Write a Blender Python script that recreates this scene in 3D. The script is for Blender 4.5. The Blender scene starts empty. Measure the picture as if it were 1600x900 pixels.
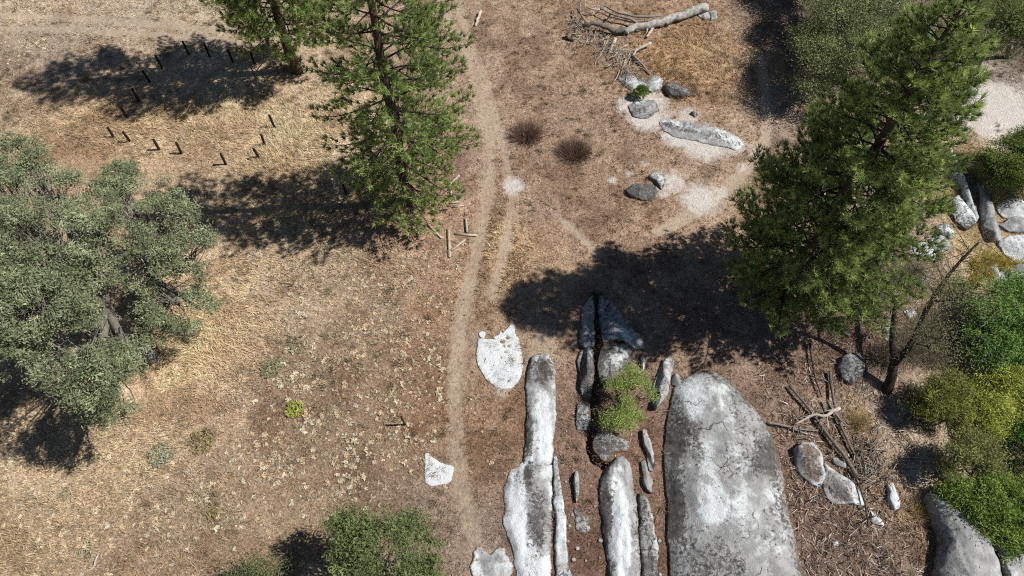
import bpy, math, random
import numpy as np

# ------------------------------------------------------------------ camera, sky, sun, exposure
SC = bpy.context.scene
COL = SC.collection
CAM_H, THETA, FPX = 35.0, math.radians(32.0), 1100.0      # height above the meadow, tilt off nadir, focal length in 1600-px units
cam_data = bpy.data.cameras.new('camera')
cam_data.sensor_width = 36.0
cam_data.lens = 36.0 * FPX / 1600.0
cam_data.clip_end = 6000.0
cam = bpy.data.objects.new('camera', cam_data)
cam.location = (0, 0, CAM_H)
cam.rotation_euler = (THETA, 0, 0)
COL.objects.link(cam)
SC.camera = cam

SUN_EL = math.radians(51.0)
SUN_AZ = (1.0, 0.055)
world = bpy.data.worlds.new('World')
SC.world = world
world.use_nodes = True
wn = world.node_tree
sky = wn.nodes.new('ShaderNodeTexSky')
sky.sky_type = 'NISHITA'
sky.sun_disc = False
sky.sun_elevation = SUN_EL
sky.sun_rotation = math.radians(87.0)
sky.altitude = 1200.0
sky.dust_density = 0.3
bg = wn.nodes['Background']
bg.inputs['Strength'].default_value = 0.05
wn.links.new(sky.outputs[0], bg.inputs['Color'])

sun_data = bpy.data.lights.new('sun', 'SUN')
sun_data.energy = 5.0
sun_data.angle = math.radians(0.53)
sun_data.color = (1.0, 0.965, 0.92)
sun = bpy.data.objects.new('sun', sun_data)
_n = math.hypot(*SUN_AZ)
sd = np.array([SUN_AZ[0] / _n * math.cos(SUN_EL), SUN_AZ[1] / _n * math.cos(SUN_EL), math.sin(SUN_EL)])
import mathutils
sun.rotation_euler = mathutils.Vector(sd).to_track_quat('Z', 'Y').to_euler()
sun.location = (60, 20, 80)
COL.objects.link(sun)

SC.view_settings.view_transform = 'Standard'
SC.view_settings.look = 'None'
SC.view_settings.gamma = 1.0
SC.view_settings.exposure = 0.28
SC.view_settings.use_curve_mapping = False
SC.cycles.max_bounces = 6
SC.cycles.diffuse_bounces = 2
SC.cycles.transmission_bounces = 4
SC.cycles.use_denoising = False
SC.cycles.filter_width = 1.1

RNG = np.random.default_rng(11)
random.seed(5)


# ------------------------------------------------------------------ numeric helpers
def _hash(ix, iy, iz, seed):
    h = (ix.astype(np.int64) * 374761393 + iy.astype(np.int64) * 668265263 + iz.astype(np.int64) * 2147483647 + seed * 974711) & 0xFFFFFFFF
    h = ((h ^ (h >> 13)) * 1274126177) & 0xFFFFFFFF
    h = ((h ^ (h >> 16)) * 2246822519) & 0xFFFFFFFF
    return ((h ^ (h >> 15)) & 0xFFFFFF) / float(0xFFFFFF)


def noise2(x, y, seed=0):
    x = np.asarray(x, float); y = np.asarray(y, float)
    ix = np.floor(x); iy = np.floor(y)
    fx = x - ix; fy = y - iy
    fx = fx * fx * (3 - 2 * fx); fy = fy * fy * (3 - 2 * fy)
    z = np.zeros_like(ix)
    a = _hash(ix, iy, z, seed); b = _hash(ix + 1, iy, z, seed)
    c = _hash(ix, iy + 1, z, seed); d = _hash(ix + 1, iy + 1, z, seed)
    return (a * (1 - fx) + b * fx) * (1 - fy) + (c * (1 - fx) + d * fx) * fy


def fbm(x, y, seed=0, oct=4):
    s = 0.0; a = 0.5; t = 0.0
    for i in range(oct):
        s = s + a * noise2(np.asarray(x) * 2 ** i + 17.3 * i, np.asarray(y) * 2 ** i - 9.1 * i, seed + i)
        t += a; a *= 0.5
    return s / t


def sstep(a, b, x):
    t = np.clip((np.asarray(x, float) - a) / (b - a), 0, 1)
    return t * t * (3 - 2 * t)


def s2l(c):
    c = np.asarray(c, float) / 255.0
    return np.where(c <= 0.04045, c / 12.92, ((c + 0.055) / 1.055) ** 2.4)


def terrain(x, y):
    x = np.asarray(x, float); y = np.asarray(y, float)
    bank = 22.6 + 0.10 * (y - 20) + 1.2 * (fbm(x * 0 + 3.1, y * 0.15, 5) - 0.5) * 2
    z = -2.1 * (1 - 0.8 * sstep(17, 27, y)) * sstep(0.0, 6.5, x - bank) + 2.2 * (1 - 0.8 * sstep(17, 27, y)) * sstep(22, 44, x - bank)
    z = z + 0.16 * (fbm(x * 0.09, y * 0.09, 2) - 0.5)
    near = (np.abs(x) < 60) & (y > -12) & (y < 70)
    z = z + np.where(near, 0.10 * (fbm(x * 0.9, y * 0.9, 7, 3) - 0.5) + 0.05 * (fbm(x * 3.1, y * 3.1, 9, 2) - 0.5), 0)
    far = np.maximum(np.hypot(x, y - 25) - 120, 0)
    return z + far * 0.03 * (fbm(x * 0.006, y * 0.006, 31) - 0.3)


ct, st = math.cos(THETA), math.sin(THETA)


def P(u, v, h=0.0):
    """the point h metres above the terrain that lies along the viewing ray of photo pixel (u, v)"""
    a = (u - 800) / FPX; b = (450 - v) / FPX
    d = np.array([a, b * ct + st, b * st - ct])
    t = (h - CAM_H) / d[2]
    for _ in range(4):
        p = np.array([0, 0, CAM_H]) + d * t
        t = (float(terrain(p[0], p[1])) + h - CAM_H) / d[2]
    return np.array([0, 0, CAM_H]) + d * t


def PX(u, v):
    return P(u, v)[:2]


def project(x, y, z):
    yy = np.asarray(y, float); zz = np.asarray(z, float) - CAM_H
    D = yy * st - zz * ct
    return 800 + FPX * x / D, 450 - FPX * (yy * ct + zz * st) / D


def poly_dist(x, y, pts):
    """distance from points to a polyline and the running length parameter"""
    best = np.full(np.shape(x), 1e9)
    for (ax, ay), (bx, by) in zip(pts[:-1], pts[1:]):
        dx, dy = bx - ax, by - ay
        t = np.clip(((x - ax) * dx + (y - ay) * dy) / (dx * dx + dy * dy + 1e-9), 0, 1)
        best = np.minimum(best, np.hypot(x - ax - t * dx, y - ay - t * dy))
    return best


# ------------------------------------------------------------------ mesh helpers
def tag(o, label=None, cat=None, group=None, kind=None):
    if label: o['label'] = label
    if cat: o['category'] = cat
    if group: o['group'] = group
    if kind: o['kind'] = kind
    return o


def empty(name, loc, label, cat, group=None):
    o = bpy.data.objects.new(name, None)
    o.location = [float(c) for c in loc]
    o.empty_display_size = 0.3
    COL.objects.link(o)
    return tag(o, label, cat, group)


def mesh_obj(name, v, f, mat, parent=None, smooth=False, attrs=None):
    v = np.asarray(v, np.float32); f = np.asarray(f, np.int32)
    if parent is not None:
        v = v - np.array(parent['origin'] if 'origin' in parent else parent.location, np.float32)
    me = bpy.data.meshes.new(name)
    me.vertices.add(len(v)); me.vertices.foreach_set('co', v.ravel())
    k = f.shape[1]
    me.loops.add(f.size); me.loops.foreach_set('vertex_index', f.ravel())
    me.polygons.add(len(f)); me.polygons.foreach_set('loop_start', np.arange(0, f.size, k, dtype=np.int32))
    me.update(calc_edges=True)
    if smooth:
        me.polygons.foreach_set('use_smooth', np.ones(len(f), bool))
    for an, arr in (attrs or {}).items():
        arr = np.asarray(arr, np.float32)
        if arr.shape[1] == 3:
            arr = np.concatenate([arr, np.ones((len(arr), 1), np.float32)], 1)
        a = me.attributes.new(an, 'FLOAT_COLOR', 'POINT')
        a.data.foreach_set('color', arr.ravel())
    me.materials.append(mat)
    o = bpy.data.objects.new(name, me)
    COL.objects.link(o)
    if parent is not None:
        o.parent = parent
    return o


class Acc:
    def __init__(self):
        self.v = []; self.f = []; self.c = []; self.n = 0

    def add(self, v, f, c=None):
        v = np.asarray(v, float); f = np.asarray(f, np.int64)
        self.v.append(v); self.f.append(f + self.n); self.n += len(v)
        if c is not None:
            c = np.asarray(c, float)
            if c.ndim == 1: c = np.tile(c, (len(v), 1))
            self.c.append(c)

    def build(self, name, mat, parent=None, smooth=False):
        if not self.v: return None
        at = {'tint': np.concatenate(self.c)} if self.c else None
        return mesh_obj(name, np.concatenate(self.v), np.concatenate(self.f), mat, parent, smooth, at)


def tube(pts, rad, sides=6, seed=0, rough=0.0, cap=True):
    pts = np.asarray(pts, float); n = len(pts)
    rad = np.broadcast_to(np.asarray(rad, float), (n,)).copy()
    tan = np.gradient(pts, axis=0)
    tan /= np.linalg.norm(tan, axis=1)[:, None] + 1e-9
    ref = np.where(np.abs(tan[:, 2:3]) > 0.9, np.array([[1.0, 0, 0]]), np.array([[0, 0, 1.0]]))
    a = np.cross(tan, ref); a /= np.linalg.norm(a, axis=1)[:, None] + 1e-9
    b = np.cross(tan, a)
    for i in range(1, n):                        # keep the frame from flipping
        if np.dot(a[i], a[i - 1]) < 0: a[i] *= -1; b[i] *= -1
    th = np.arange(sides) / sides * 2 * math.pi
    r = rad[:, None] * np.ones((1, sides))
    if rough:
        rr = np.random.default_rng(seed)
        r = r * (1 + rough * (rr.random((n, sides)) - 0.5) * 2)
    v = pts[:, None, :] + r[..., None] * (a[:, None, :] * np.cos(th)[None, :, None] + b[:, None, :] * np.sin(th)[None, :, None])
    v = v.reshape(-1, 3)
    i, j = np.meshgrid(np.arange(n - 1), np.arange(sides), indexing='ij')
    j2 = (j + 1) % sides
    q = np.stack([i * sides + j, i * sides + j2, (i + 1) * sides + j2, (i + 1) * sides + j], -1).reshape(-1, 4)
    f = np.concatenate([q[:, [0, 1, 2]], q[:, [0, 2, 3]]])
    if cap:
        v = np.concatenate([v, pts[:1], pts[-1:]])
        c0, c1 = n * sides, n * sides + 1
        k = np.arange(sides); k2 = (k + 1) % sides
        f = np.concatenate([f, np.stack([k2, k, np.full(sides, c0)], -1), np.stack([(n - 1) * sides + k, (n - 1) * sides + k2, np.full(sides, c1)], -1)])
    return v, f


def curve(pts, n=10):
    """Catmull-Rom through control points"""
    p = np.asarray(pts, float)
    if len(p) == 2:
        return p[0] + (p[1] - p[0]) * np.linspace(0, 1, n)[:, None]
    q = np.concatenate([[2 * p[0] - p[1]], p, [2 * p[-1] - p[-2]]])
    s = np.linspace(0, len(p) - 1 - 1e-6, n)
    i = s.astype(int); t = (s - i)[:, None]
    a, b, c, d = q[i], q[i + 1], q[i + 2], q[i + 3]
    return 0.5 * (2 * b + (c - a) * t + (2 * a - 5 * b + 4 * c - d) * t ** 2 + (3 * b - a - 3 * c + d) * t ** 3)


def unit(a):
    return a / (np.linalg.norm(a, axis=-1, keepdims=True) + 1e-9)


def blades(base, direc, length, width, col, acc, tipcol=None, bend=None):
    """one slim triangle per blade"""
    n = len(base)
    side = unit(np.cross(direc, RNG.normal(size=(n, 3)))) * (np.asarray(width).reshape(-1, 1) * 0.5)
    tip = base + direc * np.asarray(length).reshape(-1, 1)
    v = np.stack([base - side, base + side, tip], 1).reshape(-1, 3)
    f = np.arange(n * 3).reshape(-1, 3)
    c = np.repeat(col, 3, axis=0)
    acc.add(v, f, c)


def leaves(cen, size, col, acc, up=0.6, slim=0.62):
    """one diamond leaf (two triangles, folded a little) per centre"""
    n = len(cen)
    nrm = RNG.normal(size=(n, 3)); nrm[:, 2] = np.abs(nrm[:, 2]) + up; nrm = unit(nrm)
    t = unit(np.cross(nrm, RNG.normal(size=(n, 3)))); b = np.cross(nrm, t)
    s = np.asarray(size).reshape(-1, 1)
    v = np.stack([cen - t * s, cen + b * s * slim * 0.5 + nrm * s * 0.12, cen + t * s, cen - b * s * slim * 0.5 + nrm * s * 0.12], 1).reshape(-1, 3)
    k = np.arange(n)[:, None] * 4
    f = np.concatenate([k + [0, 1, 2], k + [0, 2, 3]])
    acc.add(v, f, np.repeat(col, 4, axis=0))


# ------------------------------------------------------------------ materials
def new_mat(name):
    m = bpy.data.materials.new(name); m.use_nodes = True
    nt = m.node_tree
    b = nt.nodes['Principled BSDF']
    b.inputs['Specular IOR Level'].default_value = 0.15
    b.inputs['Roughness'].default_value = 0.9
    return m, nt, b


def N(nt, typ, **kw):
    n = nt.nodes.new(typ)
    for k, val in kw.items():
        if k.startswith('i_'):
            n.inputs[k[2:].replace('_', ' ')].default_value = val
        else:
            setattr(n, k, val)
    return n


def noise_node(nt, scale, detail=4, rough=0.6, dist=0.0):
    g = nt.nodes.get('pos') or N(nt, 'ShaderNodeNewGeometry', name='pos')
    n = N(nt, 'ShaderNodeTexNoise')
    n.inputs['Scale'].default_value = scale; n.inputs['Detail'].default_value = detail
    n.inputs['Roughness'].default_value = rough; n.inputs['Distortion'].default_value = dist
    nt.links.new(g.outputs['Position'], n.inputs['Vector'])
    return n.outputs['Fac']


def ramp(nt, fac, a, b, lo=0.0, hi=1.0):
    n = N(nt, 'ShaderNodeMapRange', clamp=True)
    n.inputs['From Min'].default_value = a; n.inputs['From Max'].default_value = b
    n.inputs['To Min'].default_value = lo; n.inputs['To Max'].default_value = hi
    nt.links.new(fac, n.inputs['Value'])
    return n.outputs['Result']


def math_n(nt, op, a, b):
    n = N(nt, 'ShaderNodeMath', operation=op)
    for i, s in enumerate((a, b)):
        if isinstance(s, (int, float)): n.inputs[i].default_value = s
        else: nt.links.new(s, n.inputs[i])
    return n.outputs[0]


def mix(nt, fac, a, b, mode='MIX'):
    n = N(nt, 'ShaderNodeMix', data_type='RGBA', blend_type=mode)
    for s, key in ((fac, 0), (a, 6), (b, 7)):
        if isinstance(s, (int, float)): n.inputs[key].default_value = s
        elif isinstance(s, (tuple, list, np.ndarray)): n.inputs[key].default_value = (*[float(c) for c in s][:3], 1.0)
        else: nt.links.new(s, n.inputs[key])
    return n.outputs[2]


def attr(nt, name):
    return N(nt, 'ShaderNodeAttribute', attribute_name=name).outputs['Color']


def sep(nt, c):
    n = N(nt, 'ShaderNodeSeparateColor'); nt.links.new(c, n.inputs[0]); return n.outputs


def bump(nt, h, strength, dist):
    n = N(nt, 'ShaderNodeBump'); n.inputs['Strength'].default_value = strength; n.inputs['Distance'].default_value = dist
    nt.links.new(h, n.inputs['Height']); return n.outputs[0]


def ground_material():
    m, nt, b = new_mat('dry_ground')
    col = attr(nt, 'soil')
    z = sep(nt, attr(nt, 'zone'))                       # R dust, G coarse clods, B pale sand
    big = ramp(nt, noise_node(nt, 0.7, 5, 0.65), 0.3, 0.7, 0.74, 1.24)
    mid = ramp(nt, noise_node(nt, 3.2, 6, 0.72), 0.3, 0.7, 0.62, 1.36)
    fine = ramp(nt, noise_node(nt, 9.5, 3, 0.75), 0.32, 0.68, 0.45, 1.52)
    var = math_n(nt, 'MULTIPLY', big, math_n(nt, 'MULTIPLY', mid, fine))
    cc = N(nt, 'ShaderNodeCombineColor')
    for i in range(3): nt.links.new(var, cc.inputs[i])
    c = mix(nt, 1.0, col, cc.outputs[0], 'MULTIPLY')
    rust = ramp(nt, noise_node(nt, 2.1, 4, 0.6, 0.5), 0.52, 0.7, 0.0, 0.3)
    c = mix(nt, rust, c, mix(nt, 1.0, c, (1.16, 0.92, 0.74), 'MULTIPLY'))
    # dust: worn pale soil, broken at its edges
    e = math_n(nt, 'ADD', z[0], ramp(nt, noise_node(nt, 3.2, 6, 0.7), 0.25, 0.75, -0.4, 0.4))
    e = ramp(nt, e, 0.25, 0.95)
    d = mix(nt, ramp(nt, noise_node(nt, 6, 4), 0.3, 0.7), s2l((166, 146, 126)), s2l((200, 182, 160)))
    c = mix(nt, e, c, d)
    e2 = math_n(nt, 'ADD', z[2], ramp(nt, noise_node(nt, 2.6, 6, 0.7), 0.25, 0.75, -0.36, 0.36))
    e2 = ramp(nt, e2, 0.3, 0.8)
    w = mix(nt, ramp(nt, noise_node(nt, 9, 4), 0.3, 0.7), s2l((186, 178, 168)), s2l((228, 222, 214)))
    c = mix(nt, e2, c, w)
    nt.links.new(c, b.inputs['Base Color'])
    hgt = math_n(nt, 'ADD', noise_node(nt, 9, 5, 0.75), math_n(nt, 'MULTIPLY', noise_node(nt, 28, 3, 0.7), 0.5))
    nt.links.new(bump(nt, hgt, 1.0, 0.12), b.inputs['Normal'])
    b.inputs['Specular IOR Level'].default_value = 0.05
    return m


def rock_material():
    m, nt, b = new_mat('granite')
    t = sep(nt, attr(nt, 'tint'))                       # R lichen cover, G bleached, B soil stain
    n1 = noise_node(nt, 1.1, 6, 0.65)
    g = mix(nt, ramp(nt, n1, 0.32, 0.68), s2l((122, 122, 121)), s2l((172, 172, 170)))
    sp = ramp(nt, noise_node(nt, 38, 2, 0.8), 0.3, 0.7, 0.72, 1.25)
    cc = N(nt, 'ShaderNodeCombineColor')
    for i in range(3): nt.links.new(sp, cc.inputs[i])
    wm = ramp(nt, math_n(nt, 'ADD', t[1], ramp(nt, noise_node(nt, 1.9, 6, 0.7), 0.25, 0.75, -0.4, 0.4)), 0.35, 0.7)
    g = mix(nt, wm, g, s2l((206, 210, 210)))
    lm = math_n(nt, 'ADD', t[0], ramp(nt, noise_node(nt, 5.5, 7, 0.78), 0.3, 0.7, -0.5, 0.5))
    lm = ramp(nt, lm, 0.42, 0.62, 0.0, 0.92)
    lc = mix(nt, ramp(nt, noise_node(nt, 2.7, 4), 0.35, 0.65), s2l((52, 49, 46)), s2l((98, 95, 90)))
    g = mix(nt, lm, g, lc)
    g = mix(nt, 1.0, g, cc.outputs[0], 'MULTIPLY')
    wl = ramp(nt, noise_node(nt, 13, 4, 0.7), 0.60, 0.68, 0.0, 0.55)          # pale lichen flecks
    g = mix(nt, wl, g, s2l((190, 190, 182)))
    sm = ramp(nt, math_n(nt, 'ADD', t[2], ramp(nt, noise_node(nt, 7, 5, 0.7), 0.3, 0.7, -0.3, 0.3)), 0.4, 0.7)
    g = mix(nt, sm, g, s2l((112, 88, 70)))
    vor = N(nt, 'ShaderNodeTexVoronoi', feature='DISTANCE_TO_EDGE'); vor.inputs['Scale'].default_value = 0.42
    wv = N(nt, 'ShaderNodeTexNoise'); wv.inputs['Scale'].default_value = 1.3; wv.inputs['Detail'].default_value = 5
    geo = nt.nodes['pos']; nt.links.new(geo.outputs['Position'], wv.inputs['Vector'])
    vm = N(nt, 'ShaderNodeVectorMath', operation='MULTIPLY_ADD'); nt.links.new(wv.outputs['Color'], vm.inputs[0]); vm.inputs[1].default_value = (1.1, 1.1, 1.1); nt.links.new(geo.outputs['Position'], vm.inputs[2])
    nt.links.new(vm.outputs[0], vor.inputs['Vector'])
    crack = math_n(nt, 'MULTIPLY', ramp(nt, vor.outputs['Distance'], 0.0, 0.014, 0.7, 0.0), ramp(nt, noise_node(nt, 0.55, 3, 0.6), 0.54, 0.62))
    g = mix(nt, crack, g, s2l((44, 40, 36)))
    nt.links.new(g, b.inputs['Base Color'])
    h = math_n(nt, 'ADD', noise_node(nt, 5, 7, 0.72), math_n(nt, 'MULTIPLY', noise_node(nt, 30, 3, 0.7), 0.25))
    h = math_n(nt, 'SUBTRACT', h, crack)
    nt.links.new(bump(nt, h, 0.9, 0.1), b.inputs['Normal'])
    b.inputs['Roughness'].default_value = 0.8
    return m


def tint_material(name, trans=0.0, spec=0.1, rough=0.85, varscale=3.0, var=0.3):
    m, nt, b = new_mat(name)
    c = attr(nt, 'tint')
    v = ramp(nt, noise_node(nt, varscale, 3, 0.6), 0.3, 0.7, 1 - var, 1 + var)
    cc = N(nt, 'ShaderNodeCombineColor')
    for i in range(3): nt.links.new(v, cc.inputs[i])
    c = mix(nt, 1.0, c, cc.outputs[0], 'MULTIPLY')
    nt.links.new(c, b.inputs['Base Color'])
    b.inputs['Specular IOR Level'].default_value = spec
    b.inputs['Roughness'].default_value = rough
    if trans:
        tr = N(nt, 'ShaderNodeBsdfTranslucent'); nt.links.new(c, tr.inputs['Color'])
        ms = N(nt, 'ShaderNodeMixShader'); ms.inputs[0].default_value = trans
        out = nt.nodes['Material Output']
        nt.links.new(b.outputs[0], ms.inputs[1]); nt.links.new(tr.outputs[0], ms.inputs[2])
        nt.links.new(ms.outputs[0], out.inputs['Surface'])
    return m


def wood_material(name, a, c, scale=9.0):
    m, nt, b = new_mat(name)
    tc = N(nt, 'ShaderNodeNewGeometry')
    w = noise_node(nt, scale, 6, 0.7, 0.4)
    col = mix(nt, ramp(nt, w, 0.3, 0.7), s2l(a), s2l(c))
    col = mix(nt, ramp(nt, noise_node(nt, scale * 4, 3, 0.7), 0.52, 0.66, 0, 0.6), col, s2l(a) * 0.45)
    nt.links.new(col, b.inputs['Base Color'])
    nt.links.new(bump(nt, noise_node(nt, scale * 3, 5, 0.7), 0.7, 0.03), b.inputs['Normal'])
    return m


def water_material():
    m, nt, b = new_mat('creek_water')
    b.inputs['Base Color'].default_value = (0.02, 0.028, 0.016, 1)
    b.inputs['Roughness'].default_value = 0.06
    b.inputs['Specular IOR Level'].default_value = 0.5
    nt.links.new(bump(nt, noise_node(nt, 2.2, 3), 0.15, 0.05), b.inputs['Normal'])
    return m


M_GROUND = ground_material()
M_ROCK = rock_material()
M_GRASS = tint_material('dry_grass', 0.15, 0.05, 0.95, 2.0, 0.22)
M_LEAF = tint_material('leaf', 0.28, 0.22, 0.6, 1.4, 0.28)
M_NEEDLE = tint_material('needle', 0.35, 0.3, 0.5, 1.2, 0.22)
M_LITTER = tint_material('litter', 0.0, 0.08, 0.9, 5.0, 0.3)
M_BARK = wood_material('pine_bark', (62, 50, 42), (104, 86, 72), 6)
M_OAKBARK = wood_material('oak_bark', (92, 86, 80), (150, 144, 136), 7)
M_DARKBARK = wood_material('dark_bark', (44, 38, 34), (78, 70, 62), 7)
M_DEAD = wood_material('bleached_wood', (150, 138, 124), (206, 196, 182), 8)
M_DEADGREY = wood_material('grey_dead_wood', (104, 96, 90), (162, 154, 146), 8)
M_POLE = wood_material('grey_pole_wood', (66, 60, 55), (140, 132, 124), 7)
M_LOG = wood_material('silver_log', (96, 90, 84), (206, 202, 194), 4)
M_POST = wood_material('dark_post_wood', (34, 26, 22), (58, 46, 38), 10)
M_PLANK = wood_material('weathered_plank', (156, 142, 126), (202, 190, 172), 10)
M_WATER = water_material()

# ------------------------------------------------------------------ ground
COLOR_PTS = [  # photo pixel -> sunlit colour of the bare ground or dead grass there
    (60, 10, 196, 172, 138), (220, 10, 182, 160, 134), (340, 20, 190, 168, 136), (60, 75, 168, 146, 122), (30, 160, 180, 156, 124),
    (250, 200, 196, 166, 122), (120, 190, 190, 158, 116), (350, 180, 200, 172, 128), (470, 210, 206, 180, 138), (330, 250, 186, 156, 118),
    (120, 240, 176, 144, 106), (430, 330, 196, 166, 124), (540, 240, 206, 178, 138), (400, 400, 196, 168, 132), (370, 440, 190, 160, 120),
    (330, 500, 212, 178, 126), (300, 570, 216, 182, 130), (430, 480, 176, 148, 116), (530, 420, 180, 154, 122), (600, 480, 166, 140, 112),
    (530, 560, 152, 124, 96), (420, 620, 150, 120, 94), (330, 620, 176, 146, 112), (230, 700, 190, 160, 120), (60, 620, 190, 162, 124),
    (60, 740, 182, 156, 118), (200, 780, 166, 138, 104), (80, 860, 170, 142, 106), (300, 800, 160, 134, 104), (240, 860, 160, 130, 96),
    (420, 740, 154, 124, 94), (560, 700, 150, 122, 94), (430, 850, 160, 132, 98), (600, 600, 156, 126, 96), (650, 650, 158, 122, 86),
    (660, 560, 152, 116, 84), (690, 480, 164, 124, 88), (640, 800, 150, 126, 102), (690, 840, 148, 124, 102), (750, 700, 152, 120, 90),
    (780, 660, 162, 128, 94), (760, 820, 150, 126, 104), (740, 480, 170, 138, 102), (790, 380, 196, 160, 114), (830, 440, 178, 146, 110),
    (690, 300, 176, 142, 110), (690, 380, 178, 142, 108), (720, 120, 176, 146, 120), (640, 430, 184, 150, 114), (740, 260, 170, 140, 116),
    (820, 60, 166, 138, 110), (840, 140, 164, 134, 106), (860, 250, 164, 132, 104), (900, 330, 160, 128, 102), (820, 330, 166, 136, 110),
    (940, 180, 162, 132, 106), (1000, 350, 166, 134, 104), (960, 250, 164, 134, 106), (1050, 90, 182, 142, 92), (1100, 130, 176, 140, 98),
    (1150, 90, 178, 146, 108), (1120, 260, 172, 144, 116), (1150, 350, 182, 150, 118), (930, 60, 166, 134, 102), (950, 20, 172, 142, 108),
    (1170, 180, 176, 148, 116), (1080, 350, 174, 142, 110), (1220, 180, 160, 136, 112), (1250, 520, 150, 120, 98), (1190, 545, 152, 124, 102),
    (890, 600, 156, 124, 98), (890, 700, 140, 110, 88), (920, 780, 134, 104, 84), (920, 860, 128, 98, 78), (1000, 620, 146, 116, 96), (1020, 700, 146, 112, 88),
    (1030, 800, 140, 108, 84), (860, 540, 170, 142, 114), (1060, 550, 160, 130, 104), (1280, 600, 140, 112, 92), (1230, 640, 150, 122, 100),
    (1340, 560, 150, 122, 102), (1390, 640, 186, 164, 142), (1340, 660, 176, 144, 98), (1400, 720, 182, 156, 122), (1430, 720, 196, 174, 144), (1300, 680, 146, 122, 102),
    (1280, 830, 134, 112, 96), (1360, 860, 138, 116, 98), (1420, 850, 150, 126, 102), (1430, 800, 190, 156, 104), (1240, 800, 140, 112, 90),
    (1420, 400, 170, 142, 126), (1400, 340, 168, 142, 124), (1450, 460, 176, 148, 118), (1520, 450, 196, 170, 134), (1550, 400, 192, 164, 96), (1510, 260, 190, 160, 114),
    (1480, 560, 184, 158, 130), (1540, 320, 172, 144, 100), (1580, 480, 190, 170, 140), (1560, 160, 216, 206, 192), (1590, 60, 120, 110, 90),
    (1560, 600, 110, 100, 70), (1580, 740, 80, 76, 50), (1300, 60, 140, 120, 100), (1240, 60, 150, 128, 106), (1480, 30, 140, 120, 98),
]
PATHS = [  # polyline in photo pixels, half-width in metres, strength, channel (0 dust, 2 pale sand)
    ([(682, -30), (700, 30), (722, 70), (742, 120), (756, 170), (766, 215), (766, 260), (758, 330), (744, 400), (728, 470), (716, 540), (710, 600), (711, 660), (712, 710), (722, 760), (735, 810), (742, 860), (748, 940)], 0.42, 0.86, 0),
    ([(706, -30), (724, 30), (742, 80), (758, 130), (774, 180), (788, 235), (800, 290), (800, 340), (786, 400), (768, 460)], 0.34, 0.8, 0),
    ([(-90, 22), (0, 24), (130, 28), (250, 37), (390, 50), (470, 60)], 0.38, 0.78, 0),
    ([(-90, 40), (0, 43), (100, 45), (220, 52), (340, 63), (420, 74)], 0.38, 0.78, 0),
    ([(1030, 362), (1065, 343), (1100, 325), (1130, 300), (1160, 272), (1185, 248), (1197, 215), (1200, 180), (1196, 140), (1188, 90)], 0.3, 1.25, 0),
    ([(862, 330), (885, 350), (910, 372), (936, 397)], 0.2, 1.0, 0),
    ([(872, -20), (868, 40), (872, 90)], 0.25, 0.30, 0),
    ([(850, 530), (846, 556), (834, 580)], 0.55, 0.75, 0),
    ([(748, 520), (735, 555), (720, 590)], 0.8, 0.50, 0),
    ([(735, 860), (760, 880), (775, 930)], 0.9, 0.62, 0),
    ([(1375, 650), (1410, 690), (1440, 735), (1460, 770)], 0.7, 0.45, 0),
    ([(560, 372), (620, 382), (690, 412)], 0.12, 0.45, 0),
]
BLOBS = [  # u, v, radius m, strength, channel
    (803, 290, 0.95, 0.85, 2), (1095, 312, 1.7, 0.78, 2), (1125, 300, 0.8, 0.6, 2), (1160, 262, 0.7, 0.5, 2), (1060, 212, 1.5, 0.85, 2), (1100, 222, 2.0, 0.9, 2), (1075, 180, 1.2, 0.6, 2), (1020, 160, 1.5, 0.75, 2), (1050, 285, 1.3, 0.7, 2),
    (1140, 225, 1.4, 0.70, 2), (1010, 185, 1.6, 0.85, 2), (985, 165, 1.3, 0.75, 2), (1040, 180, 1.2, 0.55, 2), (1000, 135, 1.2, 0.45, 2), (1175, 235, 0.9, 0.45, 2),
    (1035, 300, 0.7, 0.66, 2), (958, 282, 0.45, 0.62, 2), (985, 272, 0.55, 0.5, 2), (1008, 255, 0.5, 0.45, 2), (1560, 160, 2.6, 0.95, 2), (1600, 190, 2.2, 0.9, 2),
    (1540, 200, 1.3, 0.7, 2), (1440, 395, 0.9, 0.75, 2), (1400, 400, 0.8, 0.45, 2), (1490, 470, 1.1, 0.4, 2), (1400, 640, 1.0, 0.5, 2), (785, 612, 0.6, 0.5, 2), (1385, 690, 0.7, 0.4, 2),
    (1345, 370, 0.9, 0.4, 2), (1215, 265, 1.0, 0.45, 2), (1570, 455, 1.2, 0.6, 2), (1540, 385, 0.8, 0.4, 2), (1430, 745, 0.8, 0.45, 2),
]
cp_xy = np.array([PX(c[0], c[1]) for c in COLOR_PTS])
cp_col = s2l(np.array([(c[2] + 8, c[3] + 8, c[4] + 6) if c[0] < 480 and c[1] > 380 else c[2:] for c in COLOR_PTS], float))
paths_w = [(np.array([PX(*p) for p in pts]), w, s, ch) for pts, w, s, ch in PATHS]
blobs_w = [(PX(b[0], b[1]), b[2], b[3], b[4]) for b in BLOBS]


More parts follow.
